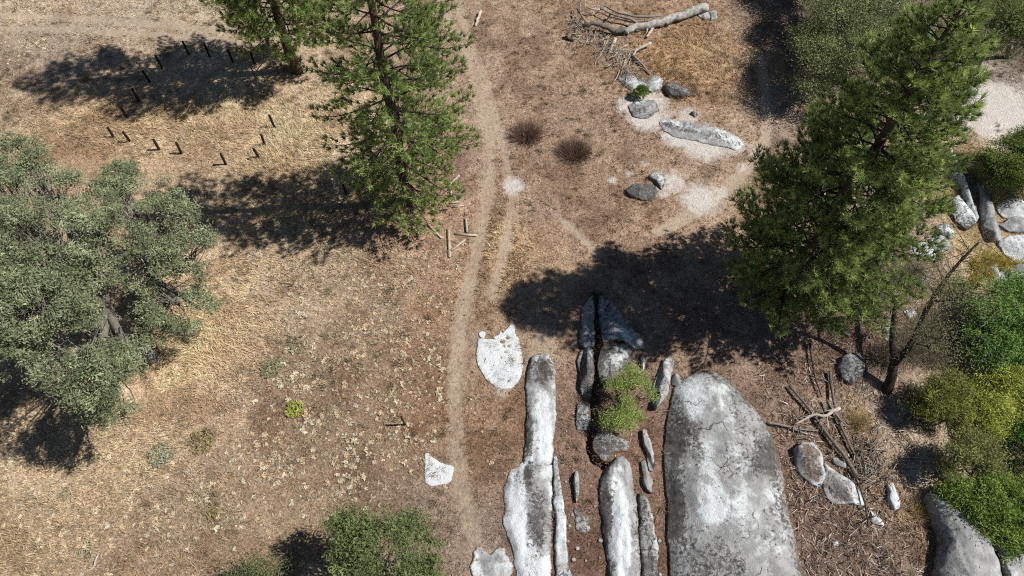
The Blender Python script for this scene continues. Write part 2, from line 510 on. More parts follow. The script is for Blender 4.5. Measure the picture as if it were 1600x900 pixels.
def ground_colour(x, y):
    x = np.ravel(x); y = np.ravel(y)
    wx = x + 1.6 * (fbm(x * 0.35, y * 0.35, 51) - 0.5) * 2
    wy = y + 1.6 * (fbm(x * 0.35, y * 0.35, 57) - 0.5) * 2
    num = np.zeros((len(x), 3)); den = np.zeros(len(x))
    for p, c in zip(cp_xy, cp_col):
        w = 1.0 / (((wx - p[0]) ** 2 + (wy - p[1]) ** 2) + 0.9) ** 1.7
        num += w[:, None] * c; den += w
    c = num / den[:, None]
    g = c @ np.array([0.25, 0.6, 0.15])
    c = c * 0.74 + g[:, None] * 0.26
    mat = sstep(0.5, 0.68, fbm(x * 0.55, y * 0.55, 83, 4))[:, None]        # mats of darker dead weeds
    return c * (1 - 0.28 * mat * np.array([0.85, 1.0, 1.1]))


def ground_zone(x, y):
    x = np.ravel(x); y = np.ravel(y)
    out = np.zeros((len(x), 3))
    for pts, w, s, ch in paths_w:
        d = poly_dist(x, y, pts)
        out[:, ch] = np.maximum(out[:, ch], s * (0.55 + 0.75 * fbm(x * 0.5, y * 0.5, 97, 3)) * (1 - sstep(w * 0.3, w * 2.1, d + 0.35 * (fbm(x * 1.1, y * 1.1, 99) - 0.5))))
    for p, r, s, ch in blobs_w:
        d = np.hypot(x - p[0], y - p[1])
        out[:, ch] = np.maximum(out[:, ch], s * (1 - sstep(r * 0.3, r * 1.35, d)))
    return out


def axis(a, b, step, reach, grow=1.28):
    c = list(np.arange(a, b + step / 2, step))
    s = step; lo = []; hi = []
    x = a
    while x > -reach:
        s *= grow; x -= s; lo.append(x)
    s = step; x = b
    while x < reach:
        s *= grow; x += s; hi.append(x)
    return np.array(lo[::-1] + c + hi)


def build_ground():
    xs = axis(-46, 46, 0.16, 2500); ys = axis(0, 54, 0.16, 2500)
    X, Y = np.meshgrid(xs, ys)
    Z = terrain(X, Y)
    zone = ground_zone(X, Y)
    Z = Z - 0.05 * zone[:, 0].reshape(Z.shape)
    fis = poly_dist(X.ravel(), Y.ravel(), np.array([PX(*p) for p in [(930, 462), (932, 500), (933, 544), (931, 580), (929, 620), (926, 660), (924, 695), (930, 715), (945, 724)]])).reshape(X.shape)
    Z = Z - 0.8 * (1 - sstep(0.1, 0.36, fis))
    v = np.stack([X, Y, Z], -1).reshape(-1, 3)
    nx = len(xs); i, j = np.meshgrid(np.arange(len(ys) - 1), np.arange(nx - 1), indexing='ij')
    f = np.stack([i * nx + j, i * nx + j + 1, (i + 1) * nx + j + 1, (i + 1) * nx + j], -1).reshape(-1, 4)
    soil = ground_colour(X, Y) * 1.08
    o = mesh_obj('ground', v, f, M_GROUND, None, True, {'soil': soil, 'zone': zone})
    tag(o, 'dry tan and brown meadow ground with worn dusty tracks', 'ground', kind='structure')


build_ground()


def build_water():
    acc = Acc()
    c = np.array([[28.5, -40], [45, -40], [46, 10], [47, 24], [31.5, 24], [30, 10]], float)
    v = np.concatenate([c, np.full((6, 1), -1.82)], 1)
    o = mesh_obj('creek_water', v, [[0, 1, 2], [0, 2, 5], [5, 2, 3], [5, 3, 4]], M_WATER)
    tag(o, 'dark still creek water under the willows', 'water', kind='structure')


build_water()


# ------------------------------------------------------------------ rocks
def grow(px, k):
    p = np.array(px, float); c = p.mean(0)
    return [tuple(q) for q in c + (p - c) * k]


def rock(label, px, h, lichen=0.35, white=0.2, stain=0.0, edge=0.35, edge_lichen=0.15, name='boulder', cat='rock', group=None,
         holes=(), seed=None, rough=1.0, stain_edge=0.3, jag=1.0, tilt=(0, 0), cracks=0.0, bury=0.35, pw=8.0, spine_white=0.0, top_stain=0.0, patches=()):
    seed = seed if seed is not None else int(px[0][0] * 7 + px[0][1] * 13)
    poly = np.array([PX(*p) for p in px])
    cl = np.concatenate([poly, poly[:1]])
    per = np.hypot(*np.diff(cl, axis=0).T)
    L = per.sum(); M = int(np.clip(L / 0.09, 28, 220))
    q = np.concatenate([poly[-1:], poly, poly[:2]])
    cum = np.concatenate([[0], np.cumsum(per)])
    s = np.linspace(0, L, M, endpoint=False)
    i = np.clip(np.searchsorted(cum, s, side='right') - 1, 0, len(poly) - 1)
    t = ((s - cum[i]) / per[i])[:, None]
    a, b, c, d = q[i], q[i + 1], q[i + 2], q[i + 3]
    cr = 0.5 * (2 * b + (c - a) * t + (2 * a - 5 * b + 4 * c - d) * t ** 2 + (3 * b - a - 3 * c + d) * t ** 3)
    lin = b + (c - b) * t
    bd = 0.3 * cr + 0.7 * lin
    cen = bd.mean(0)
    u_, s_, vt = np.linalg.svd(bd - cen, full_matrices=False)
    ax = vt[0]; la = (bd - cen) @ ax; lb = (bd - cen) @ vt[1]
    W = (lb.max() - lb.min()) / 2
    h = h * (0.6 if name in ('granite_outcrop', 'rock_ledge') and W < 2.2 else 0.8)
    frs = np.random.default_rng(seed + 5); nf = 0 if name in ('granite_outcrop', 'rock_slab', 'rock_ledge') else 6
    fac = [(frs.uniform(0, 6.28), frs.uniform(0.5, 1.5) * h / max(W, 0.15), frs.uniform(-0.05, 0.4)) for _ in range(nf)]
    jit = (0.08 + 0.06 * min(W, 1.5)) * jag
    bd = bd + 0.03 * jag * np.stack([fbm(bd[:, 0] * 7, bd[:, 1] * 7, seed + 61, 2) - 0.5, fbm(bd[:, 0] * 7, bd[:, 1] * 7, seed + 67, 2) - 0.5], 1) * 2
    bd = bd + jit * np.stack([fbm(bd[:, 0] * 2.0, bd[:, 1] * 2.0, seed) - 0.5, fbm(bd[:, 0] * 2.0, bd[:, 1] * 2.0, seed + 9) - 0.5], 1) * 2
    mid = 0.5 * (la.max() + la.min()); half = max((la.max() - la.min()) / 2 - W * 0.8, 0)
    tl = np.clip(la - mid, -half, half) + mid
    # the spine follows the middle of the outline at each station
    K = 12; st_ = np.linspace(mid - half, mid + half, K) if half > 0.05 else np.array([mid])
    off = np.array([0.5 * (lb[np.abs(la - x) < max(0.18 * (half + W), 0.12)].max() + lb[np.abs(la - x) < max(0.18 * (half + W), 0.12)].min())
                    if (np.abs(la - x) < max(0.18 * (half + W), 0.12)).any() else 0 for x in st_])
    spine = cen + tl[:, None] * ax + np.interp(tl, st_, off)[:, None] * vt[1]
    R = int(np.clip(W / 0.09, 5, 30))
    ts = np.concatenate([[0, 0.0], np.linspace(0, 1, R + 1)[1:] ** 1.25])
    V = []; TT = []
    for k, tt in enumerate(ts):
        p = bd + (spine - bd) * tt
        x, y = p.T
        prof = edge + (1 - edge) * (1 - (1 - tt) ** pw)
        n = (fbm(x * 0.9, y * 0.9, seed + 3) - 0.5) * 0.5 * h + (np.round(fbm(x * 1.5, y * 1.5, seed + 14, 2) * 6) / 6 - 0.5) * 0.35 * h + (fbm(x * 4, y * 4, seed + 5) - 0.5) * min(0.16, 0.3 * h)
        rid = np.abs(fbm(x * 1.7 + 5, y * 1.7, seed + 8) - 0.5)
        n = n - cracks * h * (1 - sstep(0.0, 0.05, rid))
        qa = (x - cen[0]) * ax[0] + (y - cen[1]) * ax[1]; qb = (x - cen[0]) * vt[1][0] + (y - cen[1]) * vt[1][1]
        lay = fbm(qa * 0.45 + seed, qb * 2.4, seed + 40, 3)
        n = n + (0.55 * np.round(lay * 9) / 9 + 0.45 * lay - 0.5) * 0.65 * min(h, 0.7)
        til = (x - cen[0]) * tilt[0] + (y - cen[1]) * tilt[1]
        z = terrain(x, y) + np.maximum(h * prof + rough * n * min(1, 0.35 + tt * 2) + til, 0.03 if tt > 0 else 0.02)
        for (fa, fs, fo) in fac:                       # fracture planes that cut the top
            ca_, cb_ = math.cos(fa), math.sin(fa)
            dd_ = ca_ * qa / max(half + W, 0.1) + cb_ * qb / max(W, 0.1)
            z = np.minimum(z, terrain(x, y) + np.maximum(h * 1.05 - fs * W * np.maximum(dd_ - fo, 0), h * 0.22 * (1 if tt > 0 else 0.8)))
        if k == 0:
            z = terrain(x, y) - bury
        V.append(np.stack([x, y, z], 1)); TT.append(np.full(M, tt if k else 0))
    V = np.concatenate(V); TT = np.concatenate(TT)
    x, y = V[:, 0], V[:, 1]
    li = lichen + edge_lichen * (1 - sstep(0, 0.5, TT)) + 0.5 * (fbm(x * 0.8, y * 0.8, seed + 21) - 0.5)
    wh = white + spine_white * sstep(0.35, 0.8, TT) + 0.6 * (fbm(x * 0.7, y * 0.7, seed + 33) - 0.5)
    qa = (x - cen[0]) * ax[0] + (y - cen[1]) * ax[1]; qb = (x - cen[0]) * vt[1][0] + (y - cen[1]) * vt[1][1]
    li = li + 0.75 * (fbm(qa * 0.35 + 3, qb * 1.7, seed + 44) - 0.5); wh = wh + 0.8 * (fbm(qa * 0.3, qb * 1.5 + 7, seed + 47) - 0.5)
    so = stain + stain_edge * 1.7 * (1 - sstep(0, 0.06 + 0.3 * fbm(x * 1.3, y * 1.3, seed + 50), TT))
    for (pu, pv, ru, rv, dl, dw) in patches:          # lichen colonies and bleached runs
        uu, vv = project(x, y, V[:, 2])
        wv_ = 0.5 * (fbm(x * 1.4, y * 1.4, seed + 71) - 0.5)
        g_ = 1 - sstep(0.45, 1.1, np.hypot((uu - pu) / ru, (vv - pv) / rv) + wv_)
        li = li + dl * g_; wh = wh + dw * g_
    so = so + top_stain * sstep(0.12, 0.4, TT)
    for (hu, hv, hr) in holes:
        hp = PX(hu, hv); dd = np.hypot(x - hp[0], y - hp[1])
        m = 1 - sstep(hr * 0.55, hr * 1.05, dd)
        V[:, 2] -= m * min(0.12, 0.9 * hr)
        so = np.maximum(so, m * 0.8); li = np.where(m > 0.4, 0.45, li)
    i, j = np.meshgrid(np.arange(len(ts) - 1), np.arange(M), indexing='ij'); j2 = (j + 1) % M
    f = np.stack([i * M + j, i * M + j2, (i + 1) * M + j2, (i + 1) * M + j], -1).reshape(-1, 4)
    # orientation: outward
    area = np.sum(bd[:, 0] * np.roll(bd[:, 1], -1) - np.roll(bd[:, 0], -1) * bd[:, 1])
    if area < 0: f = f[:, ::-1]
    o = mesh_obj(name, V, f, M_ROCK, None, True, {'tint': np.stack([li, wh, so], 1)})
    return tag(o, label, cat, group)


rock('flat white bedrock slab pitted with round grinding holes beside the dusty track', [(748, 530), (744, 545), (748, 570), (757, 590), (772, 603), (785, 608), (800, 606), (812, 592), (816, 570), (813, 545), (808, 525), (804, 508), (798, 506), (796, 520), (790, 523), (783, 517), (777, 524), (769, 528), (774, 534), (773, 541), (778, 547), (768, 548), (760, 542), (753, 533)],
     0.07, -0.15, 0.75, name='rock_slab', edge_lichen=0.0, rough=0.4, jag=0.8, stain_edge=0.28,
     holes=[(785, 534, 0.16), (793, 528, 0.13), (790, 550, 0.11), (795, 541, 0.1), (784, 559, 0.09), (778, 551, 0.06), (795, 556, 0.06), (796, 560, 0.06), (789, 565, 0.09), (776, 564, 0.05), (794, 596, 0.1), (790, 578, 0.04), (787, 541, 0.1)])
rock('small white stone patch off the tip of the pitted white slab', [(748, 521), (753, 518), (759, 522), (757, 529), (751, 528)], 0.05, -0.3, 1.0, name='rock_slab', rough=0.4)
rock('small diamond-shaped flat white slab lying in the track', [(663, 709), (668, 706), (680, 715), (695, 724), (709, 730), (706, 748), (698, 757), (680, 758), (666, 756), (663, 735)],
     0.07, -0.15, 0.75, name='rock_slab', edge_lichen=0.0, rough=0.4, jag=0.8)
rock('long pale finger of granite with a dark lichen cap beyond the pitted slab', [(826, 565), (834, 556), (845, 553), (860, 557), (866, 575), (868, 600), (869, 640), (865, 700), (861, 729), (845, 731), (818, 726), (819, 690), (822, 640), (822, 600)],
     0.5, 0.14, 0.62, edge_lichen=0.3, name='granite_outcrop', edge=0.25, pw=4,
     patches=[(845, 582, 25, 30, 0.5, -0.7), (826, 680, 8, 60, 0.4, -0.4), (852, 660, 12, 60, -0.4, 0.4)])
rock('broad white granite outcrop with a grey blotched middle, continuing the long pale finger', [(819, 722), (840, 724), (862, 724), (864, 760), (861, 800), (862, 850), (860, 950), (796, 950), (806, 890), (796, 850), (785, 810), (788, 790), (787, 760), (800, 736)],
     0.4, 0.26, 0.5, edge_lichen=-0.2, name='granite_outcrop', edge=0.1, pw=3,
     patches=[(843, 805, 18, 65, 0.32, -0.7), (805, 840, 18, 90, -0.4, 0.5), (850, 890, 14, 25, -0.3, 0.5), (826, 750, 8, 30, 0.35, -0.2)])
rock('low dusty grey slab barely above the soil at the foot of the white outcrop', [(738, 864), (752, 855), (768, 864), (782, 852), (792, 862), (802, 885), (806, 950), (735, 950)], 0.08, 0.05, 0.45, 0.18, name='rock_slab', rough=0.4)
rock('narrow strip of grey granite split from the white outcrop by a soil crack', [(864, 716), (870, 712), (876, 745), (882, 790), (885, 830), (886, 860), (893, 900), (894, 950), (869, 950), (868, 860), (866, 800), (864, 760)],
     0.35, 0.22, 0.4, name='granite_outcrop', edge=0.4)
rock('thin upright sliver of rock standing alone in brown soil', [(897, 738), (903, 737), (906, 750), (905, 775), (900, 786), (896, 775)], 0.5, 0.2, 0.45, edge=0.7, name='rock_sliver')
rock('low crumbly grey rock in brown soil just below the thin upright sliver', [(896, 790), (905, 798), (920, 810), (922, 826), (912, 836), (900, 825)], 0.12, 0.35, 0.2, 0.25)
rock('shaded block of cracked bedrock beside a deep straight fissure', [(910, 482), (926, 466), (929, 500), (930, 543), (915, 547), (904, 537), (906, 510)], 0.7, 0.42, 0.25, edge=0.6, cracks=0.3)
rock('wide shaded bedrock on the opposite side of the deep fissure', [(934, 466), (952, 470), (965, 490), (978, 510), (1000, 528), (1008, 544), (990, 546), (960, 534), (941, 538), (936, 510)], 0.65, 0.42, 0.25, edge=0.7, cracks=0.3)
rock('knobbly lichen-mottled rock block along the fissure, outside the green shrub', [(906, 552), (915, 545), (929, 547), (928, 570), (928, 595), (924, 620), (915, 628), (905, 612), (904, 590), (901, 565)], 0.8, 0.56, 0.2, edge=0.7)
rock('small dark broken rock below the knobbly mottled block', [(904, 632), (922, 630), (922, 655), (918, 672), (900, 672), (899, 650)], 0.3, 0.6, 0.1, edge=0.6, cracks=0.3)
rock('reddish dark cracked rock between the fissure and the green shrub', [(937, 548), (950, 541), (972, 541), (990, 552), (993, 575), (965, 590), (950, 604), (938, 600), (934, 575)], 0.7, 0.58, 0.15, 0.22, edge=0.7, cracks=0.35)
rock('rounded brown rock with a dark undercut edge at the foot of the green shrub', [(925, 690), (935, 675), (960, 680), (985, 690), (983, 704), (958, 708), (951, 721), (940, 718), (928, 708)], 0.4, 0.5, 0.1, 0.3, edge=0.6)
rock('tall narrow pale rock leaning up between the green shrub and the huge slab', [(1022, 600), (1032, 572), (1043, 559), (1052, 562), (1051, 580), (1044, 600), (1042, 620), (1035, 632), (1024, 643), (1020, 632), (1027, 618), (1019, 608)], 0.75, 0.25, 0.4, edge=0.55)
rock('small flat stone propped against the tall narrow pale rock', [(1050, 585), (1060, 589), (1065, 597), (1058, 607), (1049, 600)], 0.35, 0.15, 0.4, edge=0.5)
rock('little upright stone behind the green shrub', [(1000, 560), (1004, 556), (1007, 562), (1006, 578), (1001, 580)], 0.35, 0.2, 0.4, edge=0.6, name='rock_sliver')
rock('thin dark-split rock sliver beside the huge slab, the upper of two', [(1003, 674), (1009, 671), (1015, 690), (1021, 715), (1020, 738), (1013, 736), (1010, 712), (1004, 700)], 0.45, 0.35, 0.35, edge=0.6, name='rock_sliver')
rock('thin rock sliver tucked against the split sliver, touching the striped outcrop', [(1001, 724), (1007, 722), (1011, 738), (1018, 752), (1017, 772), (1010, 768), (1003, 752)], 0.35, 0.35, 0.3, edge=0.6, name='rock_sliver')
rock('striped granite outcrop with a white worn groove down its middle', [(937, 752), (945, 737), (958, 716), (972, 712), (984, 725), (990, 748), (993, 770), (996, 800), (998, 850), (1002, 950), (956, 950), (948, 880), (940, 820), (936, 780)],
     0.6, 0.30, 0.2, name='granite_outcrop', edge=0.2, edge_lichen=0.25, spine_white=0.5, pw=3.5, patches=[(948, 790, 10, 60, 0.4, -0.3), (972, 840, 14, 90, -0.4, 0.4)])
rock('speckled grey strip of rock alongside the striped outcrop', [(997, 772), (1008, 774), (1017, 790), (1023, 820), (1027, 860), (1029, 950), (1005, 950), (1001, 880), (998, 820)], 0.4, 0.4, 0.3, name='granite_outcrop', edge=0.4)
rock('huge domed grey granite slab blotched with pale and dark lichen', [(1045, 640), (1052, 610), (1070, 592), (1095, 580), (1115, 582), (1140, 598), (1165, 625), (1190, 655), (1208, 690), (1218, 725), (1226, 770), (1235, 820), (1250, 880), (1266, 960), (1052, 960), (1045, 880), (1042, 830), (1043, 780), (1037, 740), (1037, 700)],
     1.2, 0.36, 0.22, name='granite_outcrop', edge=0.12, edge_lichen=0.12, rough=0.22, pw=2.6, jag=0.5,
     patches=[(1105, 625, 45, 45, -0.3, 0.5), (1110, 760, 25, 90, -0.2, 0.42), (1150, 800, 45, 60, -0.2, 0.35), (1195, 715, 25, 40, 0.35, -0.2), (1055, 800, 18, 60, 0.45, -0.2), (1060, 680, 22, 50, 0.15, -0.1), (1200, 860, 40, 60, -0.1, 0.25)],
     holes=[(1154, 810, 0.07), (1160, 823, 0.06), (1150, 829, 0.05), (1162, 837, 0.06), (1143, 839, 0.05), (1119, 787, 0.05), (1162, 855, 0.05)])
rock('brown-topped egg-shaped boulder with a pale rim in the bark litter', [(1240, 702), (1250, 692), (1270, 695), (1282, 710), (1285, 740), (1280, 760), (1268, 758), (1250, 742), (1242, 722)], 0.75, 0.5, 0.35, 0.0, edge=0.4, edge_lichen=-0.6, stain_edge=0, top_stain=0.58)
rock('mottled wedge-shaped boulder touching the brown egg-shaped one', [(1287, 725), (1305, 738), (1330, 755), (1348, 775), (1350, 790), (1325, 790), (1300, 785), (1286, 765)], 0.6, 0.42, 0.4, edge=0.35, edge_lichen=-0.4, stain_edge=0, top_stain=0.44)
rock('thin flat grey stone under the fallen poles', [(1300, 717), (1312, 716), (1327, 728), (1318, 732), (1303, 726)], 0.3, 0.1, 0.3, edge=0.8, name='flat_stone')
rock('smooth clean white stone at the edge of the twig heap', [(1384, 760), (1394, 755), (1402, 775), (1405, 795), (1396, 797), (1386, 780)], 0.45, -0.2, 0.95, edge=0.4, stain_edge=0)
rock('low stained pale stone among the bark litter past the wedge boulder', [(1357, 798), (1366, 804), (1378, 815), (1380, 824), (1362, 816)], 0.2, 0.2, 0.5, 0.1)
rock('small square white stone in the bark litter', [(1300, 847), (1307, 846), (1309, 853), (1302, 854)], 0.18, -0.2, 0.8)
rock('massive smooth grey boulder with a dark overhung side above the creek', [(1440, 780), (1450, 775), (1480, 790), (1510, 812), (1528, 838), (1545, 868), (1572, 960), (1462, 960), (1457, 900), (1462, 850), (1450, 815)], 1.9, 0.12, 0.3, name='granite_outcrop', edge=0.4, edge_lichen=0.15, rough=0.35, cracks=0.12, pw=4)
rock('pale sloping boulder split from the massive one, leading down to the willows', [(1530, 830), (1560, 840), (1600, 865), (1650, 890), (1650, 960), (1578, 960), (1552, 872), (1536, 848)], 1.4, 0.08, 0.4, name='granite_outcrop', edge=0.4, rough=0.4)
rock('round mossy boulder in the shade below the big pine', grow([(1311, 562), (1325, 553), (1342, 553), (1351, 570), (1346, 590), (1330, 600), (1315, 592), (1308, 577)], 1.00), 0.8, 0.42, 0.3, edge=0.35)
rock('long blade of grey rock on the bank behind the dry yellow grass', grow([(1478, 252), (1487, 243), (1500, 265), (1510, 290), (1522, 325), (1525, 335), (1515, 345), (1505, 315), (1495, 290), (1485, 275)], 1.18), 0.7, 0.25, 0.45, edge=0.5)
rock('black and white blotched rock under the long grey blade', grow([(1479, 320), (1500, 311), (1512, 325), (1520, 350), (1506, 358), (1492, 345)], 1.18), 0.6, 0.55, 0.5, edge=0.5)
rock('sharp tapering grey fin of rock on the creek bank', grow([(1524, 296), (1535, 305), (1548, 335), (1560, 365), (1560, 373), (1545, 372), (1535, 355), (1532, 325)], 1.18), 0.8, 0.1, 0.4, edge=0.5, rough=0.4, pw=3)
rock('rounded grey creek boulder behind another, under the green willow', grow([(1559, 325), (1575, 313), (1592, 318), (1612, 332), (1600, 339), (1570, 340)], 1.18), 0.6, 0.05, 0.4, edge=0.3, rough=0.4, pw=3)
rock('smooth oval grey creek boulder beside the sharp fin', grow([(1564, 352), (1580, 343), (1612, 344), (1615, 362), (1580, 362)], 1.18), 0.6, 0.05, 0.45, edge=0.35, rough=0.4, pw=3)
rock('pale cracked creek boulder just above the yellow weeds', grow([(1562, 382), (1578, 374), (1615, 374), (1620, 408), (1590, 410), (1572, 398)], 1.18), 0.6, 0.1, 0.55, edge=0.35, cracks=0.4)
rock('big smooth blue-grey boulder between yellow weeds and the green willow', grow([(1560, 430), (1580, 420), (1618, 420), (1622, 462), (1588, 460), (1566, 448)], 1.18), 0.7, 0.05, 0.15, edge=0.3, rough=0.4, pw=3)
rock('small sharp white rock beside the leaning forked tree limb', grow([(1455, 377), (1470, 370), (1482, 384), (1472, 393), (1460, 390)], 1.18), 0.4, 0.35, 0.5, edge=0.5)
rock('small white rock at the elbow of the forked tree', grow([(1434, 432), (1450, 431), (1448, 444), (1438, 451)], 1.18), 0.35, 0.2, 0.7, edge=0.4)
rock('pale wedge rock standing in the yellow weeds', grow([(1548, 418), (1556, 415), (1562, 435), (1560, 446), (1552, 436)], 1.18), 0.4, -0.1, 0.7, edge=0.5)
rock('pale flat rock mostly buried in pinkish soil below the pine foliage', [(1425, 382), (1442, 376), (1458, 392), (1462, 406), (1446, 410), (1430, 402)], 0.3, -0.05, 0.6, 0.1, edge=0.3)
rock('jagged black and white rock between the blotched rock and the small sharp one', [(1458, 356), (1474, 352), (1490, 362), (1488, 374), (1468, 370)], 0.45, 0.45, 0.55, edge=0.5)
rock('little white rock poking through the pine foliage beside the long grey blade', [(1458, 262), (1470, 260), (1474, 272), (1464, 278)], 0.5, 0.05, 0.8, edge=0.5)
rock('chalky white rock between the two forks of the leaning tree', [(1412, 486), (1426, 484), (1432, 494), (1418, 498)], 0.3, 0.0, 0.8, edge=0.4)
rock('broken white rock at the trunk side of the forked tree', [(1380, 508), (1392, 504), (1394, 530), (1384, 534)], 0.3, 0.2, 0.7, edge=0.4)
rock('white stony rubble lump beyond the forked tree toward the lush willow', [(1470, 508), (1490, 512), (1500, 524), (1484, 526)], 0.3, 0.15, 0.7, edge=0.4)
rock('long flat pale ledge with a dark hollow in the bare patch', [(1030, 192), (1045, 186), (1070, 190), (1100, 195), (1130, 205), (1155, 217), (1163, 228), (1148, 235), (1120, 228), (1090, 222), (1060, 215), (1038, 206)], 0.16, 0.42, 0.5, name='rock_ledge', edge=0.3, edge_lichen=-0.3)
rock('dark humped rock beyond the pine sapling', [(1036, 140), (1042, 130), (1058, 132), (1074, 142), (1081, 150), (1065, 154), (1045, 152)], 0.7, 0.58, 0.2, edge=0.45, cracks=0.3)
rock('low grey rock just below the pine sapling', grow([(988, 168), (1000, 160), (1018, 161), (1024, 172), (1010, 182), (993, 180)], 1.35), 0.22, 0.4, 0.4, edge=0.4)
rock('angular grey boulder alone in the bare dusty meadow', [(977, 300), (985, 293), (1000, 288), (1020, 289), (1027, 300), (1021, 314), (1002, 314), (985, 309)], 0.55, 0.5, 0.35, edge=0.5)
rock('smaller dark rock touching the angular meadow boulder', [(1011, 280), (1025, 268), (1036, 273), (1041, 288), (1034, 297), (1024, 287)], 0.4, 0.55, 0.3, edge=0.45)
rock('rough grey rock tucked under the end of the dead branches', grow([(970, 124), (984, 117), (1000, 124), (1006, 134), (986, 139)], 1.3), 0.25, 0.45, 0.35, edge=0.4, cracks=0.3)
rock('low split rock between the dark humped rock and the dead branches', grow([(1008, 130), (1022, 122), (1033, 126), (1032, 138), (1018, 143)], 1.25), 0.22, 0.42, 0.4, edge=0.4, cracks=0.3)
rock('little dark stone above the long flat ledge', [(1078, 178), (1085, 175), (1092, 179), (1086, 184)], 0.25, 0.7, 0.1)
rock('single small white stone in front of the long flat ledge', [(1030, 214), (1034, 213), (1036, 217), (1031, 219)], 0.2, -0.3, 1.0)
rock('pale stone under the butt of the fallen dead tree', [(1090, 24), (1104, 20), (1110, 28), (1100, 33)], 0.35, 0.2, 0.6)
rock('second pale stone beside the butt of the fallen dead tree', [(1108, 20), (1118, 18), (1121, 30), (1111, 33)], 0.3, 0.1, 0.6)
# cobbles lying in the brown soil between the outcrops: too alike to tell apart
for k, (u, v, r) in enumerate([(902, 857, .16), (896, 875, .18), (938, 845, .17), (894, 805, .13), (890, 822, .12), (919, 851, .1), (915, 877, .1), (929, 791, .1), (937, 872, .1), (1031, 846, .16), (1032, 898, .13), (888, 846, .1), (884, 753, .08), (863, 778, .07), (862, 825, .08)]):
    pr = r * 25
    rock('small pale cobble lying in the brown soil between the granite outcrops', [(u + pr * math.cos(a) * random.uniform(.7, 1.1), v + pr * math.sin(a) * random.uniform(.7, 1.1)) for a in np.linspace(0, 2 * math.pi, 7)[:-1]],
         r * 0.8, 0.2, 0.25, 0.25, name='cobble', cat='stone', group='cobbles between the outcrops', seed=k, jag=0.3, bury=0.05)


# ------------------------------------------------------------------ trees
def needle_tufts(pos, direc, n_needles, length, col, acc, spread=0.9):
    k = len(pos)
    base = np.repeat(pos, n_needles, 0)
    d = np.repeat(direc, n_needles, 0) + RNG.normal(size=(k * n_needles, 3)) * spread
    d[:, 2] += 0.3
    d = unit(d)
    tc = np.repeat(col, n_needles, 0) * (0.8 + 0.4 * RNG.random((k * n_needles, 1)))
    blades(base - d * 0.02, d, length * (0.75 + 0.4 * RNG.random(k * n_needles)), 0.042, tc, acc)


